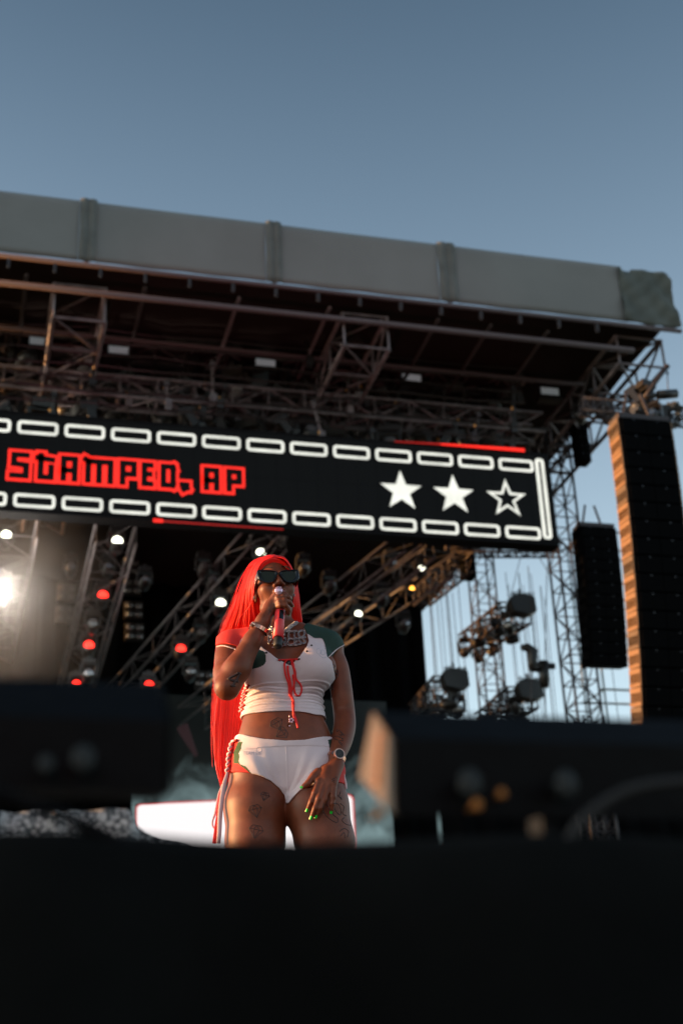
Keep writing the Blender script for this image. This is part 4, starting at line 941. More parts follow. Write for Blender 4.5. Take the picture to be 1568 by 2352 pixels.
p_, f_ = sub(P_, F_, red); o = mesh_np('sleeve', p_, f_, M_redc, person); tag(o, 'red cap sleeve with pale piping')
p_, f_ = sub(P_, F_, grn); o = mesh_np('sleeve', p_, f_, M_grn, person); tag(o, 'dark green cap sleeve with pale piping')
TOPB = BVHTree.FromPolygons([tuple(p) for p in P_], [tuple(int(i) for i in q) for q in F_])
# ---- shorts
zc_ = L(660, 1800, -.11)
def wr_sh(A, B, Z):
    f = np.where(B < .02, 1, 0); dx = A-zc_.x; dz = Z-(zc_.z-.05); an = np.arctan2(dz, np.abs(dx)+.01); rr = np.sqrt(dx*dx+dz*dz)
    m = np.clip((rr-.03)/.05, 0, 1)*np.clip((1.25-an)/.3, 0, 1)*np.clip((1.065-.0-Z+.0)/.03, 0, 1) if False else np.clip((rr-.03)/.05, 0, 1)*np.clip((1.25-an)/.3, 0, 1)
    r = .0017*m*np.sin(an*19+np.sin(rr*25)*1.3)*f
    zt = zwb-.020+.0*A
    r += np.where(Z > zt, .0022, 0)+.0016*np.exp(-(dx/.0016)**2)*f*np.where(Z < zt, 1, 0)
    return r*np.clip(1-(Z-zwb)/.05, 0, 1)
zwb = pz(656, 1702)[1]
sh_poly = [(551, 1688), (575, 1693), (605, 1698), (656, 1702), (700, 1700.5), (757, 1694), (800, 1694), (830, 1798), (760, 1796), (690, 1815), (674, 1832), (663, 1846), (657, 1846), (654, 1828), (642, 1811), (622, 1794), (600, 1783), (574, 1776), (528, 1777), (500, 1777), (505, 1690)]
P_, F_ = garment(TV, sh_poly, .0055, wr_sh)
cx, cy = prj(P_[F_].mean(1))
seam = [zl(*p) for p in [(790, 355), (765, 420), (755, 500), (705, 600), (725, 660), (705, 760), (730, 815), (800, 850), (860, 870), (975, 1015)]]
gr = inpoly(seam+[zl(*p) for p in [(950, 1015), (850, 935), (760, 865), (690, 812), (595, 805), (600, 570), (690, 355)]], cx, cy)
rd = inpoly([zl(*p) for p in [(500, 300), (690, 355), (600, 570), (595, 805), (690, 812), (760, 865), (850, 935), (950, 1015), (980, 1060), (300, 1060), (300, 300)]], cx, cy)
gr2 = inpoly([(753, 1700), (762, 1697), (790, 1697), (790, 1760), (772, 1740), (758, 1722)], cx, cy)
rd2 = inpoly([(772, 1740), (830, 1730), (830, 1830), (780, 1830)], cx, cy)
mi = np.zeros(len(F_)); mi[gr] = 1; mi[rd | rd2] = 2; mi[gr2] = 3
shorts = mesh_np('shorts', P_, F_, [M_white, M_olive, M_redc, M_grn], person, mi)
SHB = BVHTree.FromPolygons([tuple(p) for p in P_], [tuple(int(i) for i in q) for q in F_])
def onb(bv, pts, off=.001, b=-.08):
    r = []
    for x, y in pts:
        h = bv.ray_cast(CL, rl(x, y))
        h2 = BV.ray_cast(CL, rl(x, y)) if bv is not BV and bv is not SHB else h
        if h[0] is None or (h2[0] is not None and h[0].y > .0 and h2[3] < h[3]-.03): h = h2
        r.append(h[0]+h[1]*off if h[0] is not None else L(x, y, b))
    return r
def dens(pts, n=6, closed=False):
    """smooth curve through px points"""
    P = [np.array(p, float) for p in pts]; out = []; N = len(P)
    for i in range(N-1):
        p0, p1, p2, p3 = P[max(i-1, 0)], P[i], P[i+1], P[min(i+2, N-1)]
        for k in range(n):
            t = k/n; out.append(.5*((2*p1)+(p2-p0)*t+(2*p0-5*p1+4*p2-p3)*t*t+(3*p1-p0-3*p2+p3)*t**3))
    return out+[P[-1]]
def sdiv(pts, st=2.0):
    out = []
    for (a, b_), (c, d) in zip(pts[:-1], pts[1:]):
        n = max(1, int(math.hypot(c-a, d-b_)/st)); out += [(a+(c-a)*k/n, b_+(d-b_)*k/n) for k in range(n)]
    return out+[tuple(pts[-1])]
def line(mb, bv, pts, r, off=.0005, n=6, sm=True, b=-.08): mb.tube(onb(bv, sdiv(dens(pts, n) if sm and n else pts), off, b), r, 5)
# piping and seams
mb = MB(); line(mb, TOPB, [(497, 1485.5), (510, 1483.5), (522, 1485.5), (544, 1493)], .0022); mb.build('piping', M_pipe, top, True)
mb = MB(); line(mb, TOPB, [(790, 1481), (776, 1489), (764, 1500), (754, 1509)], .0022); mb.build('piping', M_pipe, top, True)
mb = MB(); line(mb, TOPB, [(698, 1444), (704, 1456), (721, 1466), (738, 1467), (745, 1480), (749, 1499)], .0010); mb.build('seam', M_pipe, top, True); mb = MB()
line(mb, TOPB, [(573, 1450), (560, 1464), (552, 1473), (548, 1490)], .0010)
mb.build('piping', M_pipe, top, True)
# front lacing: eyelets, cord, loops
for e in [(643, 1517), (687, 1514), (z1(1075, 972)), (z1(1033, 1028)), (z1(640, 1042))]:
    mb = MB(); p = onb(TOPB, [e], .0008)[0]; mb.ball(p, (.0042, .002, .0042), 8, 5); mb.build('eyelet', M_black, top, True)
def ribbon_px(name, pts, wd, m_, par, off=.004, bv=TOPB, b=-.12, n=6):
    Q = dens(pts, n); bb = [p.y for p in onb(bv, Q, off, b)]
    for i in range(1, len(bb)): bb[i] = min(bb[i], bb[i-1]+.002)
    P = [L(x, y, b_) for (x, y), b_ in zip(Q, bb)]
    mb = MB(); mb.ribbon(P, wd, Vector((1, 0, .2))); return mb.build(name, m_, par, True)
zz = z1
lc = MB(); lc.tube(onb(TOPB, dens([zz(752, 1114), zz(850, 1112), zz(948, 1107)], 6), .004), .0032, 6)
lace = lc.build('lace', M_ribr, person, True)
for pts, wd in (([(835, 1112), (815, 1150), (825, 1250), (855, 1340), (862, 1430), (882, 1468)], .007),
                ([(845, 1125), (850, 1230), (872, 1330), (880, 1440), (890, 1480), (905, 1620), (930, 1700), (945, 1768)], .0075),
                ([(868, 1120), (905, 1200), (910, 1330), (880, 1430), (905, 1520), (900, 1640), (940, 1740)], .006),
                ([(872, 1118), (915, 1210), (925, 1290), (970, 1350), (980, 1400), (962, 1450), (935, 1452), (912, 1415), (906, 1340), (895, 1250)], .0065),
                ([(832, 1115), (870, 1105), (895, 1130), (905, 1180), (915, 1260)], .006)):
    o = ribbon_px('ribbon', [zz(*p) for p in pts], wd, M_ribr, lace, .005)
mb = MB(); p = onb(TOPB, [zz(852, 1142)], .006)[0]; mb.ball(p, (.0085, .004, .009), 10, 7); mb.build('bead', M_black, lace, True)
# side lacing of the top
sd = MB(); k = dens([zz(475, 1345), zz(452, 1400), zz(440, 1450), zz(425, 1520), zz(412, 1600)], 8)
pts = [(x+(2.6 if i % 2 else -2.6), y) for i, (x, y) in enumerate(k[::2])]
sd.tube(onb(TOPB, pts, .003, -.03), .0034, 6); sd.build('side_lace', M_ribr, top, True)
sd = MB(); sd.tube(onb(TOPB, [(x-7+(2.5 if i % 2 else -2.5), y+4) for i, (x, y) in enumerate(k[3::2])], .003, .0), .003, 6); sd.build('side_lace', M_ribw, top, True)
# side lacing of the shorts: a braid and hanging ribbons
k = [zl(*p) for p in dens([(680, 335), (610, 370), (575, 470), (545, 600), (528, 720), (520, 850), (505, 980)], 7)]
for ph, m_ in ((0, M_ribw), (1, M_redc), (2, M_ribr)):
    mb = MB(); P = onb(SHB, k, .004, -.02)
    mb.tube([p+Vector((.0035*math.sin(i*1.05+ph*2.1)+(ph*.0045-.004), .003*math.cos(i*1.05+ph*2.1)-.002, 0)) for i, p in enumerate(P)], .0045, 6); mb.build('side_lace', m_, shorts, True)
for j, (pts, wd, m_, b) in enumerate([
    ([(478, 975), (440, 1100), (400, 1250), (365, 1450), (335, 1700), (312, 1950), (300, 2250), (280, 2480)], [.008, .012, .015, .016, .017, .016, .015, .014], M_ribw, -.06),
    ([(510, 1000), (450, 1200), (350, 1400), (310, 1600), (280, 1850), (240, 2100), (215, 2300), (190, 2480)], [.006, .009, .012, .012, .013, .012, .012, .012], M_ribr, -.055),
    ([(500, 1000), (420, 1150), (310, 1400), (265, 1600), (215, 1850), (165, 1990), (160, 2100), (215, 2180), (300, 2230)], [.004, .006, .008, .009, .008, .006, .006, .005, .004], M_ribw, -.05)]):
    q = [L(*zl(*p), b) for p in dens(pts, 5)]; ww = list(np.interp(np.linspace(0, 1, len(q)), np.linspace(0, 1, len(wd)), wd))
    mb = MB(); mb.ribbon(q, ww, Vector((1, .3, 0))); mb.build('ribbon', m_, shorts, True)
mb = MB(); mb.ribbon([L(x, y, -.02) for x, y in dens([(786, 1766), (790, 1783), (794, 1800), (795, 1812)], 4)], .007, Vector((1, .2, 0))); mb.build('ribbon', M_ribw, shorts, True)
# ---- tattoos: fine inked lines lying on the skin
def ink(name, strokes, f, r=.0009, sm=True, par=None):
    mb = MB(); r *= 1.35
    for st in strokes:
        q = [f(*p) for p in st]; line(mb, BV, q, r, .0002, 5, sm and len(st) > 2)
    o = mb.build('tattoo', M_ink, body, True)
    return o
ink('t', [[(352, 1240), (372, 1236), (300, 1275), (272, 1293)], [(268, 1288), (300, 1305), (368, 1318)], [(385, 1240), (360, 1290), (330, 1330), (312, 1362)], [(290, 1355), (315, 1362), (338, 1358)], [(372, 1236), (396, 1246)]], z1, .0032, False)
ink('t', [[(1262, 1160), (1290, 1155), (1298, 1180), (1262, 1190), (1262, 1160)], [(1268, 1215), (1300, 1210), (1290, 1260), (1262, 1270), (1268, 1215)], [(1320, 1205), (1335, 1225), (1325, 1250), (1310, 1235), (1320, 1205)], [(1300, 1225), (1330, 1260), (1300, 1300)],
          [(1265, 1290), (1280, 1330), (1265, 1390)], [(1285, 1300), (1275, 1340), (1290, 1400)], [(1265, 1400), (1290, 1395), (1272, 1465), (1265, 1400)]], z1, .0012)
ink('t', [[(1045, 90), (1020, 120), (1050, 135), (1075, 100)], [(1090, 120), (1185, 220), (1100, 150)], [(1060, 190), (1150, 210), (1065, 250), (1170, 290)], [(1060, 235), (985, 240), (985, 290), (1060, 320)], [(1100, 250), (1160, 330), (1070, 330), (1150, 400)], [(1060, 350), (1140, 430), (1090, 390)]], zh, .0010)
ink('t', [[(960, 1110), (990, 1150), (960, 1170), (930, 1150), (960, 1110)], [(1010, 1070), (1020, 1110)], [(960, 1190), (985, 1210)], [(925, 1170), (940, 1190)]], zh, .0010)
def gem(c, s, f, rot=0):
    P = [(-1, -.25), (-.55, -.8), (.55, -.8), (1, -.25), (0, 1)]
    R = lambda x, y: (c[0]+s*(x*math.cos(rot)-y*math.sin(rot)), c[1]+s*(x*math.sin(rot)+y*math.cos(rot)))
    ink('t', [[R(*P[0]), R(*P[1])], [R(*P[1]), R(*P[2])], [R(*P[2]), R(*P[3])], [R(*P[3]), R(*P[4])], [R(*P[4]), R(*P[0])], [R(*P[0]), R(*P[3])], [R(-.4, -.25), R(0, -.8)], [R(0, -.8), R(.4, -.25)], [R(-.4, -.25), R(*P[4])], [R(.4, -.25), R(*P[4])]], f, .0008, False)
gem((580, 975), 42, z2, .25); gem((495, 1105), 62, z2, -.25); gem((500, 1290), 66, z2, .2); gem((690, 330), 62, z2, -.5); gem((730, 410), 60, z2, 1.0)
ink('t', [[(760, 1640), (735, 1760), (790, 1880), (900, 1980), (1030, 2040), (1050, 1960), (960, 1880), (890, 1760), (800, 1650)], [(950, 1640), (1060, 1660), (1120, 1800), (1100, 1880), (1040, 1840), (960, 1720)],
          [(1100, 1640), (1180, 1720), (1150, 1850), (1230, 1900)], [(1190, 1930), (1140, 2000), (1230, 2080), (1330, 2100)], [(1110, 1390), (1080, 1500), (1140, 1560)], [(1050, 1480), (1130, 1530)]], zh, .0010)
ink('t', [[(1250, 1290), (1290, 1265), (1330, 1290), (1320, 1340)], [(1260, 1330), (1290, 1300), (1300, 1350)]], z2, .001)
ink('t', [[(650, 620), (672, 640), (655, 670)], [(660, 600), (690, 650)], [(700, 560), (720, 590), (700, 620)]], z1, .0009)
# ---- face: brows, sunglasses, lips tint
bm_ = body.data; vx, vy = None, None
hl = np.array([[HR[i][j] for j in range(3)] for i in range(3)]); pc_ = (bP[bF].mean(1)-np.array(HB)) @ hl
lips = (np.abs(pc_[:, 0]) < .024) & (pc_[:, 2] < -.057) & (pc_[:, 2] > -.082) & (pc_[:, 1] < -.088)
if len(bm_.polygons) == len(lips): bm_.polygons.foreach_set('material_index', lips.astype(np.int32))
mb = MB()
for c in ([(505, 420), (560, 385), (640, 362), (730, 368)], [(915, 360), (980, 342), (1050, 362), (1110, 400)]):
    q = [zf(*p) for p in dens(c, 8)]
    for dy in (-.55, 0, .55): mb.tube(onb(BV, [(x, y+dy*(1.3)) for x, y in q], -.0004), [.0005]+[.0013]*(len(q)-2)+[.0006], 5)
mb.build('eyebrows', M_brow, person, True)
def hpt(x, y, z): return hp(x, y, z)
gy = lambda x: -.1055 + .75*x*x
half = [(.008, .013), (.022, .0185), (.045, .021), (.070, .023), (.0755, .020), (.0755, -.012), (.069, -.021), (.054, -.031), (.037, -.035), (.022, -.031), (.013, -.017), (.006, -.004)]
outl = half+[(-x, z) for x, z in half[::-1]]
lensr = [(.0125, .009), (.024, .0140), (.045, .0155), (.059, .0145), (.0625, .007), (.060, -.010), (.050, -.022), (.036, -.0265), (.024, -.0235), (.016, -.012)]
def smooth_poly(P, n=3):
    P = P+[P[0], P[1]]; q = dens([P[-3]]+P, n); return [tuple(a) for a in q[n:-n-1]]
def plate(mb, poly, t0, t1):
    n = len(poly); v = [hpt(x, gy(x)+t, z) for t in (t0, t1) for x, z in poly]
    mb.add(v, [tuple(range(n))[::-1], tuple(n+k for k in range(n))]+[(k, (k+1) % n, n+(k+1) % n, n+k) for k in range(n)])
mb = MB()
for s_ in (1, -1):                                     # rim: ring between lens edge and outline
    inner = [(s_*x, z) for x, z in smooth_poly(lensr, 3)]
    cx0, cz0 = s_*.038, -.002; outer = []
    full = [(s_*x, z) for x, z in half]+[(0, -.003), (0, .010)]
    def hit(ax, az):                                   # ray from the lens centre to the outline
        best = None; n = len(full)
        for i in range(n):
            (x1, y1), (x2, y2) = full[i], full[(i+1) % n]; dx, dy = x2-x1, y2-y1; den = ax*dy-az*dx
            if abs(den) < 1e-12: continue
            t = ((x1-cx0)*dy-(y1-cz0)*dx)/den; u = ((x1-cx0)*az-(y1-cz0)*ax)/den
            if t > 0 and -1e-6 <= u <= 1+1e-6 and (best is None or t > best): best = t
        return (cx0+ax*best, cz0+az*best)
    outer = [hit(x-cx0, z-cz0) for x, z in inner]; n = len(inner)
    V_ = []
    for (x, z), (X_, Z_) in zip(inner, outer):
        V_ += [hpt(x, gy(x)+.001, z), hpt(x+(X_-x)*.3, gy(x)-.0025, z+(Z_-z)*.3), hpt(X_+(x-X_)*.12, gy(X_)-.0022, Z_+(z-Z_)*.12), hpt(X_, gy(X_)+.0005, Z_), hpt(X_, gy(X_)+.006, Z_), hpt(x, gy(x)+.006, z)]
    mb.add(V_, [(i*6+a, ((i+1) % n)*6+a, ((i+1) % n)*6+(a+1) % 6, i*6+(a+1) % 6) for i in range(n) for a in range(6)])
glasses = mb.build('sunglasses', M_black, person, False)
for s_ in (1, -1):
    mb = MB(); plate(mb, [(s_*x*1.0, z) for x, z in smooth_poly([(.038+(x-.038)*1.03, -.002+(z+.002)*1.03) for x, z in lensr], 3)], .0018, .004); mb.build('lens', M_lens, glasses)
    mb = MB(); n0 = [hpt(s_*.0735, gy(.0735)+.001, 0), hpt(s_*.0755, -.075, .002), hpt(s_*.0745, -.03, .004), hpt(s_*.072, .005, .004)]
    up = HR @ Vector((0, 0, 1)); mb.ribbon(n0, [.027, .026, .017, .010], up, .004); tp = mb.build('temple', M_black, glasses)
    mb = MB(); mb.ribbon([p+HR @ Vector((s_*.0025, 0, 0)) for p in (n0[0].lerp(n0[1], .1), n0[0].lerp(n0[1], .95), n0[1].lerp(n0[2], .6))], [.022, .021, .014], up, .0015); mb.build('trim', M_silver, tp)
# ---- earrings and nose stud
mb = MB()
for c, b in ((zf(340, 985), .0), (zf(1182, 930), -.01)):
    p = L(*c, b-.02); mb.ball(p, .0035, 7, 5); mb.ball(p+Vector((0, 0, -.006)), .003, 7, 5)
mb.build('earrings', M_silver, person, True)
# ---- hair
M_hair = mat('red_hair', (.95, .010, .006), .42, spec=.35)
hn = M_hair.node_tree; an = hn.nodes.new('ShaderNodeAttribute'); an.attribute_name = 'shade'; rp = hn.nodes.new('ShaderNodeValToRGB')
rp.color_ramp.elements[0].color = (.75, .006, .005, 1); rp.color_ramp.elements[1].color = (1, .022, .010, 1)
hn.links.new(an.outputs['Fac'], rp.inputs[0]); hn.links.new(rp.outputs[0], hn.nodes['Principled BSDF'].inputs['Base Color'])
RH = random.Random(5)
GH = Grid((-.20, -.12, 1.34), (.14, .20, 1.86), .003)
def hh(c, r, k, op='u'): GH.ell(hp(*c), r, k, HM, op)
hh((0, .014, .040), (.0785, .100, .1085), .0)
hh((0, .055, -.01), (.074, .062, .10), .03)
X, Y, Z = GH.ax[0][:, None, None]-HB.x, GH.ax[1][None, :, None]-HB.y, GH.ax[2][None, None, :]-HB.z
ly = hl[0, 1]*X+hl[1, 1]*Y+hl[2, 1]*Z; lz = hl[0, 2]*X+hl[1, 2]*Y+hl[2, 2]*Z; lx = hl[0, 0]*X+hl[1, 0]*Y+hl[2, 0]*Z
cut = -(.78*(ly+.070)+.62*(lz-.088))-.9*lx*lx
GH.V = np.maximum(GH.V, cut).astype(np.float32)
hP, hF = nets(GH.V, GH.lo, GH.h)
hair = MB(); hshade = []
def add_strand(pts, w0, sh):
    n0 = len(hair.v); P = [Vector(p) for p in pts]; N = len(P)
    ws = [w0*(1 if i < N-3 else (N-1-i+.25)/3.25) for i in range(N)]
    hair.tube(P, [max(x, .0002) for x in ws], 4, False); hshade.append((n0, len(hair.v), sh))
def strands(keys, n, jb=.010, w0=.0016, tipj=10, order=1):
    """keys: (inner x,y,b),(outer x,y,b) rows from root to tip"""
    for i in range(n):
        u = RH.random(); db = RH.uniform(-1, 1)*jb; sh = RH.random(); wv = RH.uniform(-3, 3); ph = RH.uniform(0, 6)
        L3 = []; T = RH.uniform(.0, 1)**2*tipj; fly = RH.random() < .04
        rows_ = [[a[k]*(1-u)+b_[k]*u for k in range(3)] for a, b_ in keys]
        NR = len(rows_)
        for j, (x, y, b) in enumerate(rows_):
            q = j/(NR-1)
            L3.append((x+wv*math.sin(ph+q*4)*q*(2.2 if fly else .9), y-T*q*q, b+db*min(1, q*3)))
        P = np.array(L3); t = np.linspace(0, NR-1, 26); XX = [cub(np.arange(NR), P[:, k], t) for k in range(3)]
        add_strand([L(XX[0][k], XX[1][k], XX[2][k]) for k in range(26)], w0*RH.uniform(.6, 1.2)*(.5 if fly else 1), sh)
strands([((628, 1279, -.05), (631, 1275, .0)), ((604, 1290, -.055), (590, 1284, .0)), ((592, 1309, -.050), (571, 1299, .01)), ((583, 1335, -.035), (556, 1340, .02)), ((581, 1362, -.015), (545, 1372, .03)), ((584, 1395, .01), (534, 1407, .045)),
         ((588, 1432, .04), (512, 1456, .080)), ((575, 1500, .10), (503, 1510, .115)), ((566, 1600, .125), (500, 1612, .13)), ((560, 1690, .13), (493.5, 1690, .135)), ((548, 1745, .135), (495, 1750, .14)), ((530, 1790, .14), (508, 1808, .14))], 1500, .012, .0016, 55)
KL = [((628, 1279, -.04), (631, 1276, .01)), ((604, 1291, -.045), (592, 1285, .01)), ((592, 1310, -.040), (574, 1300, .02)), ((584, 1336, -.02), (560, 1342, .03)), ((582, 1362, .0), (549, 1374, .04)), ((586, 1395, .03), (538, 1409, .06)),
         ((590, 1432, .06), (517, 1456, .09)), ((577, 1500, .12), (507, 1512, .13)), ((568, 1600, .14), (503, 1612, .145)), ((560, 1690, .145), (497, 1690, .15)), ((546, 1735, .15), (499, 1740, .15)), ((528, 1760, .15), (510, 1770, .15))]
strands(KL, 420, .006, .0042, 30)
strands([(a, b_) for a, b_ in [((606, 1286, -.03), (600, 1283, .0)), ((566, 1310, -.01), (572, 1300, .01)), ((548, 1345, .0), (552, 1335, .02)), ((535, 1400, .03), (530, 1395, .04)), ((515, 1452, .07), (505, 1462, .09)), ((500, 1520, .11), (494, 1530, .12)), ((496, 1620, .13), (488, 1620, .13)), ((492, 1700, .13), (484, 1705, .14)), ((494, 1750, .14), (488, 1770, .14))]], 26, .035, .0003, 90)
strands([((590, 1330, .05), (675, 1330, .05)), ((590, 1390, .06), (675, 1390, .06)), ((575, 1450, .085), (690, 1450, .085)), ((560, 1550, .12), (670, 1550, .12)), ((540, 1660, .13), (620, 1660, .13)), ((515, 1740, .14), (560, 1750, .14)), ((512, 1800, .14), (530, 1790, .14))], 500, .012, .0020, 60)
strands([((634, 1279, -.05), (630, 1275, .0)), ((652, 1283, -.055), (650, 1279, .0)), ((667, 1304, -.050), (670, 1306, .0)), ((676, 1335, -.03), (679, 1335, .01)), ((674, 1365, -.01), (685, 1368, .02)), ((671, 1400, .015), (689, 1405, .035)), ((668, 1438, .045), (693, 1442, .065)), ((660, 1500, .09), (690, 1500, .10)), ((650, 1600, .12), (680, 1600, .13)), ((640, 1680, .12), (670, 1700, .13))], 700, .008, .0015, 40)
for pts in ([(330, 640, -.075), (340, 760, -.075), (340, 880, -.07), (322, 980, -.06), (280, 1130, -.045), (200, 1260, -.03), (60, 1390, -.01), (-30, 1450, .0)], [(350, 560, -.07), (335, 700, -.07), (333, 850, -.068), (300, 1010, -.06), (235, 1200, -.03), (150, 1310, .0)]):
    q = dens([(*zf(x, y), b) for x, y, b in pts], 6); add_strand([L(*p) for p in q], .0011, .8)
ho = hair.build('hair', M_hair, person, True)
sh = np.zeros(len(hair.v), np.float32)
for a, b_, s_ in hshade: sh[a:b_] = s_
ho.data.attributes.new('shade', 'FLOAT', 'POINT').data.foreach_set('value', sh)
hc_ = mesh_np('scalp_hair', hP, hF, M_hair, ho)
hc_.data.attributes.new('shade', 'FLOAT', 'POINT').data.foreach_set('value', np.full(len(hc_.data.vertices), .4, np.float32))
# ---- nails
def nail(tip, prev, toward, ln=.013, wd=.0105):
    tip, prev = Vector(tip), Vector(prev); d = (tip-prev).normalized(); n_ = (Vector(toward)-d*Vector(toward).dot(d)).normalized(); s_ = d.cross(n_)
    v = []; f = []; nu, nvv = 5, 5
    for k, off in enumerate((0, -.0012)):
        for j in range(nvv):
            for i in range(nu):
                a = (i/(nu-1)-.5)*1.9; t = j/(nvv-1); wj = wd/2*(1 if t < .85 else .92)
                v.append(tip+d*(t*ln-.004)+s_*math.sin(a)*wj*1.05+n_*(math.cos(a)*wj*.85+.0028+off-.0012*t))
    for j in range(nvv-1):
        for i in range(nu-1):
            q = j*nu+i; f += [(q, q+1, q+nu+1, q+nu), tuple(nu*nvv+z for z in (q+nu, q+nu+1, q+1, q))]
    mb = MB(); mb.add(v, f); return mb.build('nail', M_nail, body, True)
for f_, ln in zip(fing2, (.018, .019, .0185, .016)):
    P = [L(*zh(x, y), b) for x, y, b in f_]; nail(P[-1], P[-2], (0, -1, .15), ln)
nail(L(*zh(335, 1290), -.134), L(*zh(430, 1220), -.130), (-.1, -1, .35), .017)
for f_, tw in zip(fing1[1:], ((1, -.2, 0), (1, -.2, .1), (1, -.3, -.3))):
    P = [L(*zf(x, y), b) for x, y, b in f_]; nail(P[-1], P[-2], tw, .011, .008)
# ---- ring, watches, necklace, belly jewel
RG = random.Random(2); mb = MB(); rc = L(*zf(858, 850), -.206)
mb.ball(rc, (.014, .007, .016), 8, 5)
for i in range(14): mb.ball(rc+Vector((RG.uniform(-.009, .009), -.004, RG.uniform(-.011, .011))), RG.uniform(.002, .0035), 5, 4)
mb.build('ring', M_gem, person, False)
def band(name, c, axis, r0, r1, wdt, m_, par, n=22, a0=0, a1=2*math.pi, tilt=Vector((0, -1, 0))):
    """watch band of separate links round a wrist"""
    ax = Vector(axis).normalized(); u = (tilt-ax*tilt.dot(ax)).normalized(); v_ = ax.cross(u); mb = MB()
    for k in range(n):
        a = a0+(a1-a0)*(k+.5)/n; d = u*math.cos(a)*r0+v_*math.sin(a)*r1; t = (-u*math.sin(a)*r0+v_*math.cos(a)*r1); sg = t.length*(a1-a0)/n*.88; t.normalize(); nn = d.normalized()
        M = Matrix((t, ax, t.cross(ax))).transposed()
        for q in (-1, 0, 1): mb.box(Vector(c)+d+ax*q*wdt*.34, (sg, wdt*.31, .0032 if q else .004), M)
    return mb.build(name, m_, par, False)
def watch(c, axis, r0, r1, face_dir, m_, dialm, rr=.0175, wdt=.015):
    W = empty('watch', (0, 0, 0)); W.parent = person
    band('band', c, axis, r0+.002, r1+.002, wdt, m_, W)
    ax = Vector(axis).normalized(); fd = Vector(face_dir); fd = (fd-ax*fd.dot(ax)).normalized(); sd_ = ax.cross(fd)
    M = Matrix((ax, sd_, fd)).transposed().to_4x4(); M.translation = Vector(c)+fd*((r0+r1)/2+.001)
    cir = lambda r: [(r*math.cos(k*math.pi/14), r*math.sin(k*math.pi/14)) for k in range(28)]
    mb = MB(); mb.prism(cir(rr), M, 0, .007); mb.prism(cir(rr*.93), M, .007, .009); cs = mb.build('case', m_, W)
    mb = MB(); mb.prism(cir(rr*.8), M, .009, .0096); dl = mb.build('dial', dialm, W)
    mb = MB()
    for k in range(12):
        a = k*math.pi/6; p = M @ Vector((rr*.65*math.cos(a), rr*.65*math.sin(a), .0099)); mb.ball(p, .0009, 5, 4)
    for a, l_ in ((.6, .6), (2.4, .42)): mb.tube([M @ Vector((0, 0, .0102)), M @ Vector((rr*l_*math.cos(a), rr*l_*math.sin(a), .0102))], .0005, 4)
    mb.build('hands', M_silver, dl)
    return W
wa = L(*z1(585, 820), -.19); wax = (WR-EL)
o = watch(wa, wax, .027, .029, (-1, -.45, .2), M_gold, M_gold, .0125, .013); tag(o, 'rose gold bracelet watch on the raised wrist')
wb = L(*zh(962, 720), -.082); wbx = (W2-L(780, 1705, -.04)); wbx = Vector((.42, -.35, -1))
wb = L(772, 1740, -.083)
o = watch(wb, (-.42, -.30, -1), .024, .0285, (.36, -1, .1), M_gold, M_matb, .019, .014); tag(o, 'rose gold watch with a dark dial on the hanging wrist')
# chain and pendant letters
mb = MB()
for j, (x, y) in enumerate(dens([z1(925, 765), z1(900, 780), z1(862, 812), z1(835, 835), z1(790, 850), z1(730, 855), z1(690, 830), z1(665, 800)], 3)):
    p = onb(BV, [(x, y)], .006)[0]; t = Vector((1, 0, .5 if x > 635 else -.5)).normalized(); s_ = t.cross(Vector((0, -1, 0)))
    if j % 2: mb.tube([p+t*.0085*math.cos(a)+s_*.006*math.sin(a) for a in [k*math.pi/5 for k in range(11)]], .0022, 5)
    else: mb.box(p, (.015, .004, .009), Matrix((t, Vector((0, -1, 0)), s_)).transposed())
neck = mb.build('necklace', M_silver, person, True)
def text_mesh(s, size, bold=.0):
    cu = bpy.data.curves.new('t', 'FONT'); cu.body = s; cu.size = size; cu.extrude = 0; cu.offset = bold; cu.align_x = 'CENTER'; cu.resolution_u = 3
    o = bpy.data.objects.new('t', cu); C.objects.link(o); dg = bpy.context.evaluated_depsgraph_get(); me = bpy.data.meshes.new_from_object(o.evaluated_get(dg))
    V_ = [tuple(v.co) for v in me.vertices]; F_ = [tuple(p.vertices) for p in me.polygons]
    bpy.data.objects.remove(o); bpy.data.curves.remove(cu); bpy.data.meshes.remove(me); return V_, F_
def letters(s, cx, cy, wx, hy, bend, th, m_, par, name, bv, off, outline=False):
    """each letter drawn as thick outline loops or solid, draped on the surface"""
    V_, F_ = text_mesh(s, 1.0); xs = [v[0] for v in V_]; ys = [v[1] for v in V_]
    mx, MX, my, MY = min(xs), max(xs), min(ys), max(ys)
    px = [(cx+((v[0]-mx)/(MX-mx)-.5)*wx, cy-((v[1]-my)/(MY-my)-.5)*hy*(1+0*v[0])+bend*(((v[0]-mx)/(MX-mx)-.5)*2)**2) for v in V_]
    P = onb(bv, px, off); mb = MB()
    from collections import Counter
    ec = Counter(tuple(sorted((f[i], f[(i+1) % len(f)]))) for f in F_ for i in range(len(f)))
    if outline:
        for (a, b_), c_ in ec.items():
            if c_ == 1: mb.tube([P[a], P[b_]], th, 4)
    else:
        nrm = Vector((0, -1, 0)); n = len(P); Q = P+[p+nrm*th for p in P]
        mb.add(Q, [tuple(i+n for i in f) for f in F_]+[(a, b_, b_+n, a+n) for (a, b_), c_ in ec.items() if c_ == 1])
    return mb.build(name, m_, par, False)
letters('GHETTO', *z1(830, 885), 84, 17, -3, .0016, M_silver, neck, 'pendant', BV, .011, True)
letters('PRINCESS', *z1(838, 950), 84, 16, -4, .0016, M_silver, neck, 'pendant', BV, .011, True)
M_pend = mat('pendant_backing', (.30, .22, .22), .3, metal=1)
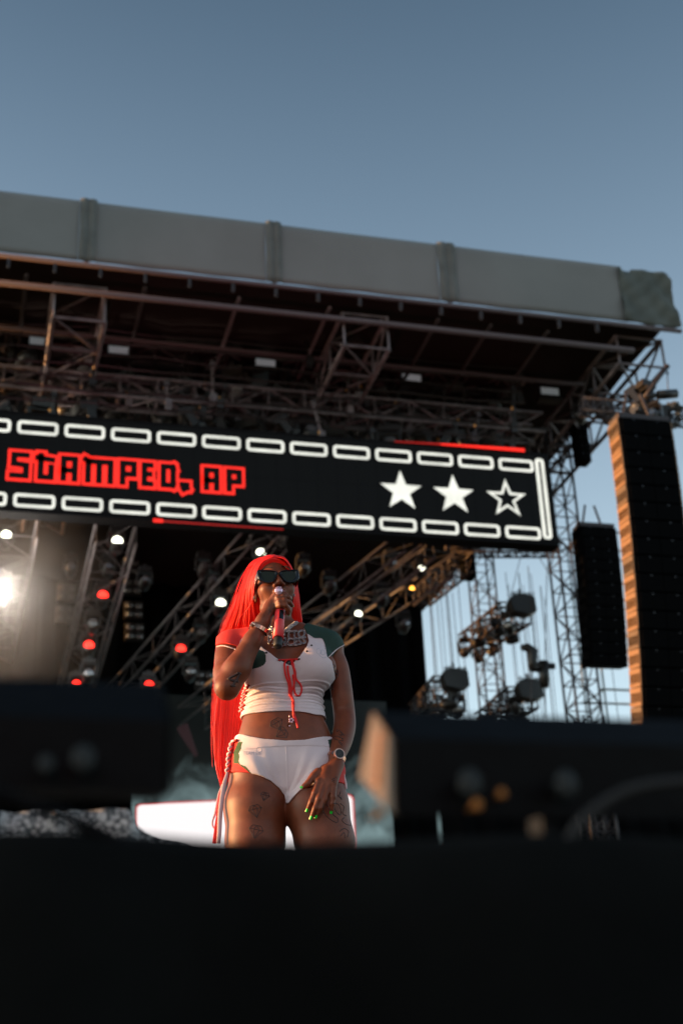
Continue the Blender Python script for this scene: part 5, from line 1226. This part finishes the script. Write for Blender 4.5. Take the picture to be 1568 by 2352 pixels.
letters('GHETTO', *z1(830, 885), 84, 17, -3, .002, M_pend, neck, 'pendant', BV, .0075)
letters('PRINCESS', *z1(838, 950), 84, 16, -4, .002, M_pend, neck, 'pendant', BV, .0075)
mb = MB()
for j in range(13): mb.ball(onb(BV, [(z1(700, 1000)[0]+j*4.4, z1(700, 1000)[1]-j*.9)], .006)[0], .0028, 5, 4)
mb.build('pendant', M_gem, neck)
mb = MB(); mb.ball(onb(BV, [z2(802, 260)], .002)[0], .0028, 7, 5); mb.ball(onb(BV, [z2(806, 350)], .002)[0], .0028, 7, 5)
c = onb(BV, [z2(818, 300)], .003)[0]
for k in range(5): mb.ball(c+Vector((.006*math.cos(k*1.257), -.001, .006*math.sin(k*1.257))), .0042, 6, 5)
mb.build('navel_jewel', M_gem, person, True)
# lettering on the clothes
M_pr = mat('grey_print', (.34, .36, .45), .8)
letters('TEAM EIF', *zl(985, 592), 41, 7.5, 0, .0003, M_pr, shorts, 'lettering', SHB, .0006)
mb = MB(); cc = zl(1130, 520); line(mb, SHB, [(cc[0]+6*math.cos(a), cc[1]+6*math.sin(a)) for a in [k*math.pi/6 for k in range(13)]], .0006, 0)
for dy in (-18, 0, 16): line(mb, SHB, [zl(870, 490+dy), zl(980, 510+dy), zl(1090, 535+dy)], .0004, 0)
mb.build('emblem', M_pr, shorts)
mb = MB()
line(mb, TOPB, [z1(*p) for p in [(1150, 1000), (1128, 1005), (1125, 1035), (1150, 1055), (1172, 1030), (1155, 1010)]], .0007, 0); line(mb, TOPB, [z1(*p) for p in [(1180, 1010), (1162, 1040), (1185, 1060), (1210, 1045), (1190, 1015)]], .0007, 0)
line(mb, TOPB, [z1(*p) for p in [(1150, 1065), (1190, 1090), (1222, 1075), (1218, 1040)]], .0007, 0)
mb.build('emblem', M_pr, top)
# ================================================================== THE MICROPHONE
M_mred = mat('red_microphone_paint', (.62, .03, .035), .38)
mo = L(644, 1430, -.2); micE = empty('microphone', PM @ mo)
tag(micE, 'red and black handheld microphone held up to the mouth of the singer', 'microphone')
def wl(p): return PM @ Vector(p)-PM @ mo
def seg(t0, t1, r0, r1, name, m_, par, n=20, extra=None):
    mb = MB(); a, b_ = MT.lerp(MBt, t0), MT.lerp(MBt, t1); ts = extra or [(0, 1), (1, 1)]
    mb.tube([wl(a.lerp(b_, t)) for t, _ in ts], [(r0+(r1-r0)*t)*k for t, k in ts], n); return mb.build(name, m_, par, True)
LT = (MBt-MT).length
hd = MB(); hd.ball(wl(MT), .0215, 16, 10); hd.build('grille', M_matb, micE, True)
seg(.10, .26, .021, .0185, 'collar', M_matb, micE)
seg(.26, .845, .0170, .0192, 'handle', M_mred, micE, 24, [(0, .96), (.02, 1), (.98, 1), (.985, .9)])
seg(.84, 1.0, .0150, .0150, 'tail_cap', M_matb, micE, 20, [(0, 1), (.93, 1), (1, .88)])
# dark display patch on the handle
u_ = (MBt-MT).normalized(); mb = MB(); aa = MT.lerp(MBt, .32); bb = MT.lerp(MBt, .50); n1 = (CL-aa).normalized(); n1 = (n1-u_*n1.dot(u_)).normalized(); s1 = u_.cross(n1)
if s1.x < 0: s1 = -s1
vs = []
for p, r in ((aa, .0176), (bb, .0181)):
    for k in range(7):
        a = -.05+k*.16; vs.append(wl(p+n1*math.cos(a)*r+s1*math.sin(a)*r))
mb.add(vs, [(k, k+1, k+8, k+7) for k in range(6)]); mb.build('display', M_black, micE, True)
spot('front_fill', (-9, -30, 8), (1.2, 4.7, 3), 2700, (1, .40, .34), 12, 2.5)  # added warm fill on the singer, no fixture seen
spot('pink_wash', (0, 12, 2.2), (7, 31, 17.2), 800, (1, .24, .34), 34, .3)
